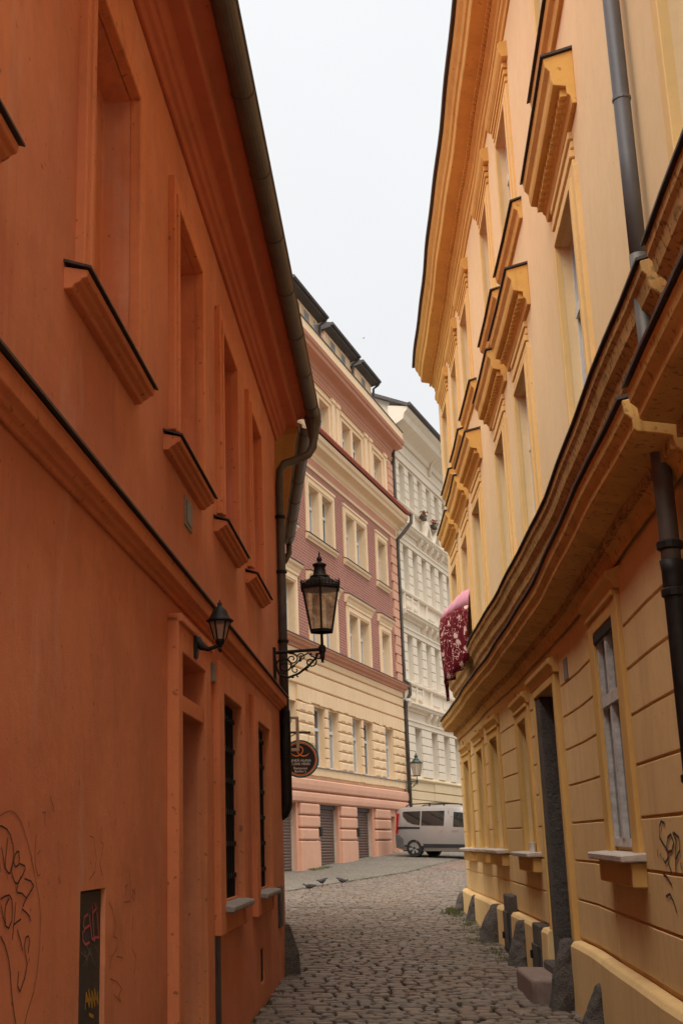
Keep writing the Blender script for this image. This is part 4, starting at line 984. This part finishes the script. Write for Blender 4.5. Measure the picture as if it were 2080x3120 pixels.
# small porch lamp over the orange doorway
pl = thing('porch_lamp', FL(-2.92, .065, 2.78), 'small black carriage lamp on curved arm above the orange house door', 'wall lamp')
c = FL(-2.92, .225, 2.79)
MB(FL).sweep([(.06, 2.69), (.08, 2.70), (.088, 2.77), (.08, 2.85), (.06, 2.86)], -2.965, -2.875).build('wall_plate', 'iron', pl, bevel=.004)
MB(FL).tube([(-2.92, .075, 2.81), (-2.92, .11, 2.765), (-2.92, .15, 2.75), (-2.92, .20, 2.765), (-2.92, .225, 2.785)], [.034, .022, .015, .012, .016], 8).build('arm', 'iron', pl, smooth=True)
MB().lathe(c, [(.006, -.06), (.014, -.045), (.008, -.03), (.022, -.01), (.03, .005), (.03, .02)], 10).build('socket', 'iron', pl)
for j in range(6):
    a0, a1 = j * math.pi / 3, (j + 1) * math.pi / 3
    q = lambda a, r, z: (c[0] + r * math.cos(a), c[1] + r * math.sin(a), c[2] + z)
    MB().poly(q(a0, .035, .02), q(a1, .035, .02), q(a1, .066, .135), q(a0, .066, .135)).build('glass_panel', 'lampglass2', pl)
    MB().tube([q(a0, .036, .02), q(a0, .068, .137)], .005, 5).build('rib', 'iron', pl)
MB().lathe(c, [(.084, .13), (.088, .138), (.07, .15), (.055, .175), (.045, .20), (.02, .225), (.012, .23), (.016, .245), (.006, .255), (.003, .27)], 12).build('lamp_roof', 'iron', pl, smooth=True)

# ------------------------------------------------------------------ hanging restaurant sign and empty frame
def disc(m, c, r0, r1, y, n=48):
    for j in range(n):
        a0, a1 = 2 * math.pi * j / n, 2 * math.pi * (j + 1) / n
        q = lambda a, r: (c[0] + r * math.cos(a), y, c[2] + r * math.sin(a))
        m.poly(q(a0, r1), q(a1, r1), q(a1, r0), q(a0, r0))
    return m
sc_ = (2.12, 20.05, 2.86); KS = 1.27; RS = .236 * KS
sg = thing('hanging_sign', sc_, 'round black restaurant sign with orange rings hanging beside the corner downpipe', 'sign')
m = MB(); n = 48
i0 = []; i1 = []
for j in range(n):
    a = 2 * math.pi * j / n
    m.V.append((sc_[0] + RS * math.cos(a), sc_[1] - .012, sc_[2] + RS * math.sin(a))); m.V.append((sc_[0] + RS * math.cos(a), sc_[1] + .012, sc_[2] + RS * math.sin(a)))
for j in range(n): q = (j + 1) % n; m.F.append([2 * j, 2 * q, 2 * q + 1, 2 * j + 1])
m.F.append([2 * j for j in range(n)]); m.F.append([2 * j + 1 for j in range(n)][::-1])
m.build('sign_disc', 'sign_black', sg)
for r0, r1, mt in ((.212, .236, 'sign_green'), (.206, .212, 'sign_cream'), (.197, .206, 'sign_red'), (.190, .197, 'sign_orange')):
    disc(MB(), sc_, r0 * KS, r1 * KS, sc_[1] - .0145).build('ring', mt, sg)
def stroke(pts, ws, mt, name, dy=.0155):
    m = MB(); k = len(pts); pts = [(x * KS, z * KS) for x, z in pts]; ws = [w * KS for w in ws]
    for i in range(k - 1):
        (x0, z0), (x1, z1) = pts[i], pts[i + 1]; t = Vector((x1 - x0, z1 - z0))
        if t.length < 1e-6: continue
        t.normalize(); nx, nz = -t.y, t.x
        y = sc_[1] - dy - .00005 * (i % 2)
        m.poly(*[(sc_[0] + a, y, sc_[2] + b) for a, b in ((x0 + nx * ws[i] / 2, z0 + nz * ws[i] / 2), (x1 + nx * ws[i + 1] / 2, z1 + nz * ws[i + 1] / 2), (x1 - nx * ws[i + 1] / 2, z1 - nz * ws[i + 1] / 2), (x0 - nx * ws[i] / 2, z0 - nz * ws[i] / 2))])
    m.build(name, mt, sg)
lp = lambda sgn: [(sgn * x, z) for x, z in ((.115, .075), (.10, .055), (.075, .040), (.04, .034), (.01, .042), (-.015, .06), (-.035, .09), (-.038, .12), (-.025, .143), (.0, .153))]
for sgn in (1, -1): stroke(lp(sgn), [.003, .009, .014, .016, .014, .012, .012, .013, .013, .012], 'sign_orange', 'emblem', .0155 + .0004 * (sgn > 0))
def text(body, size, zc, parent, mt):
    cu = bpy.data.curves.new('lettering', 'FONT'); cu.body = body; cu.size = size * KS; cu.offset = .0012; cu.align_x = 'CENTER'; cu.align_y = 'CENTER'; cu.resolution_u = 3
    ob = bpy.data.objects.new('tmp', cu); COL.objects.link(ob)
    bpy.context.view_layer.update()
    me = bpy.data.meshes.new_from_object(ob.evaluated_get(bpy.context.evaluated_depsgraph_get()))
    bpy.data.objects.remove(ob)
    me.materials.clear(); me.materials.append(M[mt])
    o = bpy.data.objects.new('lettering', me); COL.objects.link(o); o.parent = parent
    o.rotation_euler = (R(90), 0, 0); o.location = (0, -.0165, zc * KS); BASE[o] = BASE[parent]
text('LEHKÁ HLAVA', .042, -.022, sg, 'sign_white'); text('CLEAR HEAD', .042, -.064, sg, 'sign_white')
text('Restaurant', .040, -.117, sg, 'sign_white'); text('Boršov 2', .040, -.155, sg, 'sign_white')
stroke([(-.1, -.09), (.1, -.09)], [.003, .003], 'sign_red', 'rule_line')
w0 = F2(5.8, 0, 0)[0]
MB().box(w0, 2.30, 20.035, 20.065, 3.26, 3.295).build('sign_arm', 'flash', sg, bevel=.004)
MB().tube([(w0 + .02, 20.05, 2.98), (2.06, 20.05, 3.26)], .008, 6).build('strut', 'flash', sg)
MB().tube([(2.28, 20.05, 3.26), (2.25, 20.05, 3.08)], .003, 5).build('hanger', 'iron', sg); MB().tube([(1.98, 20.05, 3.26), (1.98, 20.05, 3.12)], .003, 5).build('hanger', 'iron', sg)
w0 = F2(5.0, 0, 0)[0]
ef = thing('empty_sign_frame', (w0, 19.3, 3.1), 'taupe empty square sign frame in front of the round sign', 'sign frame')
m = MB(); x1 = 2.035
m.box(w0, x1, 19.28, 19.33, 3.42, 3.46); m.box(w0, x1, 19.28, 19.33, 2.93, 2.975); m.box(x1 - .045, x1, 19.28, 19.33, 2.975, 3.42); m.build('frame', 'frame_wood', ef, bevel=.005)
MB().tube([(1.92, 19.305, 3.42), (1.92, 19.305, 3.38), (1.90, 19.305, 3.365), (1.89, 19.305, 3.38)], .006, 6).build('hook', 'iron', ef)

# ------------------------------------------------------------------ guard stones, step, cup, quilt
def guard_stone(s, d, w, h, lean, label, seed):
    rr = random.Random(seed); x, y, _ = FR(s, d, 0); g = gz(y) - .06
    m = MB(); N = 26; K = 20; rings = []
    for i in range(K):
        t = i / (K - 1); k = (1 - .5 * t ** 1.5) * (1 if i < K - 1 else .6)
        ring_ = []
        for j in range(N):
            a = 2 * math.pi * j / N; rad = k * (1 + rr.uniform(-.035, .035) + .14 * noise.noise(Vector((math.cos(a) * 4 + seed, math.sin(a) * 4, t * 9))) + .32 * (noise.noise(Vector((math.cos(a) * 1.3 + seed * 3.7, math.sin(a) * 1.3, t * 2.6))))) * (1.12 if math.cos(a) < -.3 and t < .8 else 1)
            ds = math.cos(a) * w * .5 * rad; dd = math.sin(a) * w * .42 * rad - lean * t
            q = FR(s + ds, d + dd, 0); m.V.append((q[0], q[1], g + (h + .06) * t * (1 + (0 if i in (0, K - 1) else rr.uniform(-.03, .03))))); ring_.append(len(m.V) - 1)
        rings.append(ring_)
    for i in range(K - 1):
        for j in range(N): q = (j + 1) % N; m.F.append([rings[i][j], rings[i][q], rings[i + 1][q], rings[i + 1][j]])
    m.F.append(rings[0][::-1]); m.F.append(rings[-1])
    o = m.build('guard_stone', 'granite', None, (x, y, g), smooth=True)
    sb = o.modifiers.new('sub', 'SUBSURF'); sb.levels = 1; sb.render_levels = 1
    tag(o, label, 'guard stone', 'guard stones along the ochre wall'); return o
guard_stone(-1.32, .16, .27, .40, .10, 'pointed guard stone nearest the camera at the bottom edge of the picture', 1)
guard_stone(.24, .18, .29, .58, .09, 'tall guard stone beside the doorstep of the ochre house', 2)
guard_stone(3.55, .18, .30, .48, .09, 'guard stone between the two iron cellar hatches', 3)
guard_stone(6.3, .18, .40, .48, .12, 'broad guard stone with weeds at its foot', 4)
guard_stone(9.7, .15, .26, .40, .10, 'slim leaning guard stone near the far end of the ochre wall', 5)
guard_stone(11.95, .15, .28, .32, .08, 'farthest guard stone on the ochre house corner', 6)
gs = FL(3.35, .06, 0)
m = MB()
for z, k, dd0 in ((-.1, 1, 0), (.2, .85, 0), (.5, .3, -.03)):
    for ds, dd in ((-.17, -.06), (.20, -.06), (.16, .11), (-.10, .11)): q = FL(3.36 + ds * k, .04 + dd * k + dd0, 0); m.V.append((q[0], q[1], gz(gs[1]) + z))
for i in range(2):
    for j in range(4): q = (j + 1) % 4; m.F.append([i * 4 + j, i * 4 + q, i * 4 + 4 + q, i * 4 + 4 + j])
m.F.append([8, 9, 10, 11])
o = m.build('guard_stone', 'granite', None, (gs[0], gs[1], gz(gs[1])), bevel=.02, seg=2); tag(o, 'dark wedge shaped guard stone at the foot of the orange house corner', 'guard stone')
m = MB(FR); zt = .40
pts = [(.50, .0), (.50, .30)] + [(.50 + .10 - .10 * math.cos(a), .30 + .10 * math.sin(a)) for a in (R(30), R(60), R(90))] + [(1.62, .40), (1.72, .36), (1.74, .0)]
a_ = [m.p(s, d, .1) for s, d in pts]; b_ = [m.p(s, d, zt) for s, d in pts]
m.F += [a_[::-1], b_] + [[a_[j], a_[(j + 1) % len(pts)], b_[(j + 1) % len(pts)], b_[j]] for j in range(len(pts))]
q = FR(1.1, .2, .2); o = m.build('door_step', 'step', None, q, bevel=.03, seg=3); tag(o, 'worn reddish stone doorstep block with rounded corner before the dark doorway', 'step')
q = FR(2.30, .06, 1.495)
for i, (ds, dd, tl, lb) in enumerate(((2.30, .07, 0, 'white plastic cup standing upright on the stone windowsill'), (2.42, .07, .22, 'white plastic cup leaning against another on the windowsill'))):
    q = FR(ds, dd, 1.478)
    o = MB().lathe((0, 0, 0), [(.028, 0), (.038, .10), (.041, .104), (.036, .1), (.027, .006)], 16, caps=False).build('cup', 'cup', None, (0, 0, 0), smooth=True); o.location = q; o.rotation_euler = (0, tl, 0)
    tag(o, lb, 'cup', 'cups on the windowsill')
def quilt():
    q = FR(8.1, .1, 4.5); th_ = thing('hanging_quilt', q, 'red floral quilt with pink top airing out of an ochre house window', 'quilt')
    prof = [(-.12, 5.05), (-.02, 5.26), (.10, 5.36), (.22, 5.34), (.34, 5.22), (.42, 5.08)]
    prof2 = [(.42, 5.08), (.445, 4.98), (.45, 4.8), (.45, 4.6), (.44, 4.4), (.44, 4.2), (.44, 4.02)]
    def sheet(pr, name, mat, hem):
        m = MB(FR); N = 22; g = []
        for i in range(N + 1):
            u = i / N; row = []
            for k, (d, z) in enumerate(pr):
                t = k / (len(pr) - 1)
                s = 7.55 + u * 1.1 + .03 * math.sin(z * 5)
                f = .05 * math.sin(u * 17 + 1 + z * 1.6) * (.35 + .65 * t if hem else .35 * t) + .02 * math.sin(u * 41) * (t if hem else 0)
                dz = -(.10 * (1 - abs(2 * u - 1)) + (.28 if u > .86 else 0) - .22 * (1 - u)) * t if hem else .05 * math.sin(u * 3.0) * (1 - t)
                row.append(m.p(s, d * (.2 + .8 * u ** .55) + f * (1 if hem else t), z + dz))
            g.append(row)
        for i in range(N):
            for k in range(len(pr) - 1): m.F.append([g[i][k], g[i + 1][k], g[i + 1][k + 1], g[i][k + 1]])
        o = m.build(name, mat, th_, smooth=True); so = o.modifiers.new('thick', 'SOLIDIFY'); so.thickness = .006
    sheet(prof, 'top_sheet', 'pinkcloth', False); sheet(prof2, 'hanging_part', 'floral', True)
quilt()

# ------------------------------------------------------------------ parked van
VA = R(-37); vc = Vector((0, 0)); 
rw = (9.05, 46.6)     # rear wheel, near side
hx, hy = math.cos(VA), math.sin(VA); lx_, ly_ = -hy, hx        # heading and left of the van
def VW(x, y, z):      # x from rear bumper, y to the van's left, z up
    ox = rw[0] - hx * .72 + lx_ * .76; oy = rw[1] - hy * .72 + ly_ * .76
    X, Y = ox + hx * x + lx_ * y, oy + hy * x + ly_ * y
    return (X, Y, 1.005 + z)
van = thing('parked_van', VW(2.2, 0, 0), 'silver beige passenger van with roof rails parked beyond the ochre house', 'van')
st = [(0.0, .45, 1.60, .80), (.05, .30, 1.72, .83), (.25, .24, 1.78, .86), (.8, .22, 1.81, .87), (1.6, .22, 1.82, .87), (2.4, .22, 1.80, .87), (2.75, .22, 1.74, .87), (3.0, .22, 1.60, .87), (3.25, .22, 1.36, .87), (3.45, .22, 1.14, .86), (3.8, .22, 1.06, .84), (4.1, .24, .98, .80), (4.28, .30, .85, .72), (4.36, .42, .66, .6)]
m = MB(); rings = []
for x, zb, zt, hw in st:
    belt = min(1.08, zt - .12); h = []
    up = max(0, zt - 1.1)
    for y, z in ((hw * .9, zb), (hw, zb + .2), (hw * 1.0, belt - .25), (hw * .985, belt), (hw * .985 - up * .16, zt - .09 if zt > 1.2 else zt - .05), (hw * .985 - up * .16 - .1, zt - .015), (0, zt + .01)): h.append((y, z))
    full = h + [(-y, z) for y, z in h[-2::-1]]
    ring_ = []
    for y, z in full: m.V.append(VW(x, y, z)); ring_.append(len(m.V) - 1)
    rings.append(ring_)
for i in range(len(rings) - 1):
    for j in range(len(rings[0])):
        q = (j + 1) % len(rings[0]); m.F.append([rings[i][j], rings[i][q], rings[i + 1][q], rings[i + 1][j]])
m.F.append(rings[0][::-1]); m.F.append(rings[-1])
body = m.build('body', 'paint_silver', van, smooth=True, bevel=0)
ES = body.modifiers.new('edge', 'EDGE_SPLIT'); ES.split_angle = R(50)
def side(x, z, off=.006):   # point on the van's right flank
    up = max(0, z - 1.08); return VW(x, -(.857 - up * .16 + off), z)
def flank(name, mat, pts, off=.006):
    m = MB(); a = [side(x, z, off) for x, z in pts]; b = [side(x, z, off - .03) for x, z in pts]
    m.V = a + b; k = len(pts); m.F = [list(range(k)), list(range(k, 2 * k))[::-1]] + [[j, (j + 1) % k, k + (j + 1) % k, k + j] for j in range(k)]
    return m.build(name, mat, van)
flank('rear_quarter_glass', 'carglass', [(.28, 1.60), (.30, 1.45), (.48, 1.26), (.72, 1.16), (.98, 1.13), (1.0, 1.63), (.4, 1.62)])
flank('sliding_door_glass', 'carglass', [(1.03, 1.12), (1.92, 1.10), (1.95, 1.63), (1.05, 1.63)])
flank('front_door_glass', 'carglass', [(2.28, 1.06), (3.25, 1.04), (3.15, 1.14), (2.9, 1.40), (2.62, 1.56), (2.30, 1.59)])
flank('door_rail', 'trim_black', [(.10, 1.01), (.98, .99), (.98, 1.06), (.10, 1.08)], .008)
flank('side_moulding', 'trim_black', [(1.12, .33), (3.1, .33), (3.1, .45), (1.08, .47)], .016)
flank('door_gap', 'trim_black', [(2.10, .36), (2.115, .36), (2.10, 1.62), (2.085, 1.62)], .0015); flank('door_gap', 'trim_black', [(1.005, .5), (1.018, .5), (1.018, 1.10), (1.005, 1.10)], .0015)
flank('door_handle', 'chrome', [(1.73, .72), (1.86, .72), (1.88, .94), (1.75, .94)], .02); flank('door_handle', 'chrome', [(2.25, .90), (2.5, .92), (2.48, .97), (2.22, .96)], .02)
flank('rear_bumper', 'zinc_blue', [(.0, .32), (.36, .36), (.32, .62), (.12, .80), (-.01, .80)], .004)
flank('tail_light', 'red_lens', [(.0, .82), (.09, .84), (.11, 1.35), (.14, 1.55), (.03, 1.55)], .004)
for y in (-.62, .62):
    m = MB(VW); m.tube([(.35, y, 1.80), (.5, y, 1.88), (1.5, y, 1.915), (2.45, y, 1.87), (2.65, y, 1.79)], .022, 6); m.tube([(1.3, y, 1.80), (1.3, y, 1.9)], .03, 6); m.build('roof_rail', 'trim_black', van)
m = MB(VW); m.poly((2.98, -.63, 1.615), (2.98, .63, 1.615), (3.40, .74, 1.185), (3.40, -.74, 1.185)); w = m.build('windscreen', 'carglass', van)
for v in w.data.vertices: v.co.z += .02
MB().tube([side(3.02, 1.10), side(3.05, 1.13, .10), side(3.05, 1.15, .2)], [.03, .07, .075], 8).build('mirror', 'paint_silver', van, smooth=True)
MB(VW).box(.2, 3.9, -.7, .7, .2, .3).build('underbody', 'black', van)
for x in (.72, 3.53):
    for y, sg_ in ((-.76, -1), (.76, 1)):
        m = MB(); prof = [(.2, .11), (.30, .11), (.318, .07), (.318, -.07), (.30, -.11), (.2, -.11)]; n = 28; rg = []
        for r, o_ in prof:
            rr = []
            for j in range(n):
                a = 2 * math.pi * j / n; m.V.append(VW(x + r * math.cos(a), y + o_, .318 + r * math.sin(a))); rr.append(len(m.V) - 1)
            rg.append(rr)
        for i in range(5):
            for j in range(n): q = (j + 1) % n; m.F.append([rg[i][j], rg[i][q], rg[i + 1][q], rg[i + 1][j]])
        wh = m.build('wheel', 'rubber', van)
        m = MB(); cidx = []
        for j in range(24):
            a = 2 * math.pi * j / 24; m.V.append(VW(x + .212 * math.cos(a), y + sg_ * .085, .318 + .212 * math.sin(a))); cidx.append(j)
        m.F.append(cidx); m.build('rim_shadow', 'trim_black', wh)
        m = MB()
        for k in range(6):
            a = 2 * math.pi * k / 6 + .2
            P4 = [(.05, -.5), (.2, -.26), (.21, .26), (.05, .5)]
            m.poly(*[VW(x + r * math.cos(a + t_), y + sg_ * .105, .318 + r * math.sin(a + t_)) for r, t_ in P4])
        m.build('rim', 'alloy', wh)
        if sg_ < 0:
            m = MB(); n2 = 20
            for j in range(n2):
                a0, a1 = math.pi * j / n2 - .15, math.pi * (j + 1) / n2 - .15
                m.poly(*[side(x + r * math.cos(a), .318 + r * math.sin(a), .003) for r, a in ((.30, a0), (.385, a0), (.385, a1), (.30, a1))])
            m.build('wheel_arch', 'black', van)

# ------------------------------------------------------------------ pigeons
def pigeon(x, y, ang, pitch, label, z=None, wings=False):
    g = gz(y) if z is None else z
    t_ = thing('pigeon', (x, y, g), label, 'pigeon', 'pigeons on the paving' if z is None else None)
    ca, sa = math.cos(ang), math.sin(ang); cp, sp = math.cos(pitch), math.sin(pitch)
    def T(u, v, w):
        u, v, w = u * .85, v * .85, w * .85; u2, w2 = u * cp - w * sp, u * sp + w * cp
        return (x + u2 * ca - v * sa, y + u2 * sa + v * ca, g + .15 + w2)
    sec = [(-.20, .004, .022, .0), (-.13, .018, .03, .0), (-.08, .045, .05, -.005), (0, .065, .06, -.01), (.07, .055, .055, .0), (.10, .036, .036, .025), (.12, .026, .027, .05), (.14, .024, .025, .062), (.157, .014, .015, .06), (.175, .003, .003, .052)]
    m = MB(); rg = []
    for u, h, w_, off in sec:
        rr = []
        for j in range(10):
            a = 2 * math.pi * j / 10; m.V.append(T(u, w_ * math.cos(a), off + h * math.sin(a))); rr.append(len(m.V) - 1)
        rg.append(rr)
    for i in range(len(sec) - 1):
        for j in range(10): q = (j + 1) % 10; m.F.append([rg[i][j], rg[i][q], rg[i + 1][q], rg[i + 1][j]])
    m.F.append(rg[0][::-1]); m.F.append(rg[-1]); m.build('body', 'feather', t_, smooth=True)
    if wings:
        for sg_ in (-1, 1):
            w = MB(); w.poly(T(.06, sg_ * .04, .03), T(.10, sg_ * .2, .10), T(.02, sg_ * .36, .08), T(-.05, sg_ * .2, .07), T(-.07, sg_ * .04, .03)); w = w.build('wing', 'feather', t_); w.modifiers.new('t', 'SOLIDIFY').thickness = .008
    else:
        for v in (-.025, .025):
            p = T(0, v, -.05); MB().tube([p, (p[0] + ca * .005, p[1] + sa * .005, g + .015), (p[0] + ca * .035, p[1] + sa * .035, g + .006)], .006, 6).build('leg', 'leg_red', t_)
            w = MB(); w.poly(T(.06, v * 2.4, .02), T(.0, v * 2.8, .035), T(-.17, v * .9, .022), T(-.06, v * 2.5, -.015)); w.build('wing', 'feather', t_)
pigeon(3.10, 28.1, R(175), -.1, 'dark pigeon facing left, nearest of the three on the cobbles')
pigeon(3.67, 30.5, R(200), -.35, 'hunched pigeon pecking at the edge of the grey pavement')
pigeon(4.17, 30.7, R(-15), -.35, 'pigeon facing right with raised tail, rightmost of the three')
pigeon(29.1, 170., R(30), 0, 'tiny bird flying in the white sky above the roofs', 73.6, True)
# ------------------------------------------------------------------ flowers, camera, weeds
for s, lb in ((3.9, 'red geraniums in a window box on the cream house'), (5.75, 'pink geraniums spilling from the lower right window box of the cream house')):
    q = FC(s, .3, 15.95); fl = thing('window_flowers', q, lb, 'flowers', 'flower boxes on the cream house')
    box(FC, 'planter', 'wood', fl, s - .3, s + .3, .2, .40, 15.92, 16.06)
    for nm, mt, n, sz in (('foliage', 'leaf', 70, .05), ('blooms', 'petal', 26, .05)):
        m = MB()
        for i in range(n):
            c = FC(s + rnd.gauss(0, .17), .34 + rnd.gauss(0, .07), 16.1 + rnd.uniform(-.12, .2) + (.06 if nm == 'blooms' else 0)); a = rnd.uniform(0, 6.3); u = Vector((math.cos(a), math.sin(a), rnd.uniform(-.6, .6))) * sz; v = Vector((-math.sin(a) * .5, math.cos(a) * .5, rnd.uniform(.3, .9))) * sz; c = Vector(c)
            m.poly(tuple(c - u), tuple(c + v), tuple(c + u), tuple(c - v))
        m.build(nm, mt, fl, kind='stuff')
q = FP(10.5, .1, 7.25); sv = thing('security_camera', q, 'small white security camera under the ledge of the brick house', 'camera')
box(FP, 'camera_body', 'white', sv, 10.42, 10.62, .2, .32, 7.2, 7.3); MB(FP).tube([(10.52, .03, 7.3), (10.52, .2, 7.27)], .02, 6).build('camera_arm', 'white', sv)
def weeds():
    m = MB(); r = random.Random(3)
    def tuft(x, y, n, spread, h):
        for i in range(n):
            bx, by = x + r.gauss(0, spread), y + r.gauss(0, spread); a = r.uniform(0, 6.3); hh = h * r.uniform(.4, 1.2); w = .004 + .004 * r.random()
            dx, dy = math.cos(a), math.sin(a); z = gz(by) - .015; l = hh * r.uniform(.2, .7)
            m.poly((bx - dy * w, by + dx * w, z), (bx + dy * w, by - dx * w, z), (bx + dx * l * .5, by + dy * l * .5, z + hh * .75)); m.poly((bx - dy * w, by + dx * w, z + .001), (bx + dx * l * .5, by + dy * l * .5, z + hh * .75), (bx + dx * l, by + dy * l, z + hh))
    for k in range(60): q = FP(-2.9 + r.random() * 1.7, .12 + r.random() * .25, 0); tuft(q[0], q[1], 9, .05, .08)
    for k in range(60): q = FP(1.5 + r.random() * 6, .15 + abs(r.gauss(0, .3)), 0); tuft(q[0], q[1], 4, .05, .05)
    for k in range(150): q = FP(-12 + r.random() * 14, WALK + r.gauss(0, .10), 0); tuft(q[0], q[1], 7, .06, .045)
    for k in range(26): q = FR(11.3 + r.gauss(0, .45), .22 + abs(r.gauss(0, .12)), 0); tuft(q[0], q[1], 7, .04, .10)
    for k in range(110): q = FR(r.uniform(3.5, 12), .16 + abs(r.gauss(0, .12)), 0); tuft(q[0], q[1], 9, .03, .05)
    for k in range(14): q = FR(6.3 + r.gauss(0, .22), .42 + r.gauss(0, .04), 0); tuft(q[0], q[1], 9, .03, .04)
    for k in range(60): q = FL(r.uniform(-1, 3.6), .05 + abs(r.gauss(0, .05)), 0); tuft(q[0], q[1], 7, .02, .03)
    for k in range(30): q = FR(r.uniform(-2, 12), .5 + r.random() * .7, 0); tuft(q[0], q[1], 6, .03, .025)
    o = m.build('weeds', 'leaf', None, (0, 0, 0)); tag(o, 'green weeds and moss growing along wall feet and pavement edges', 'weeds', None, 'stuff')
weeds()
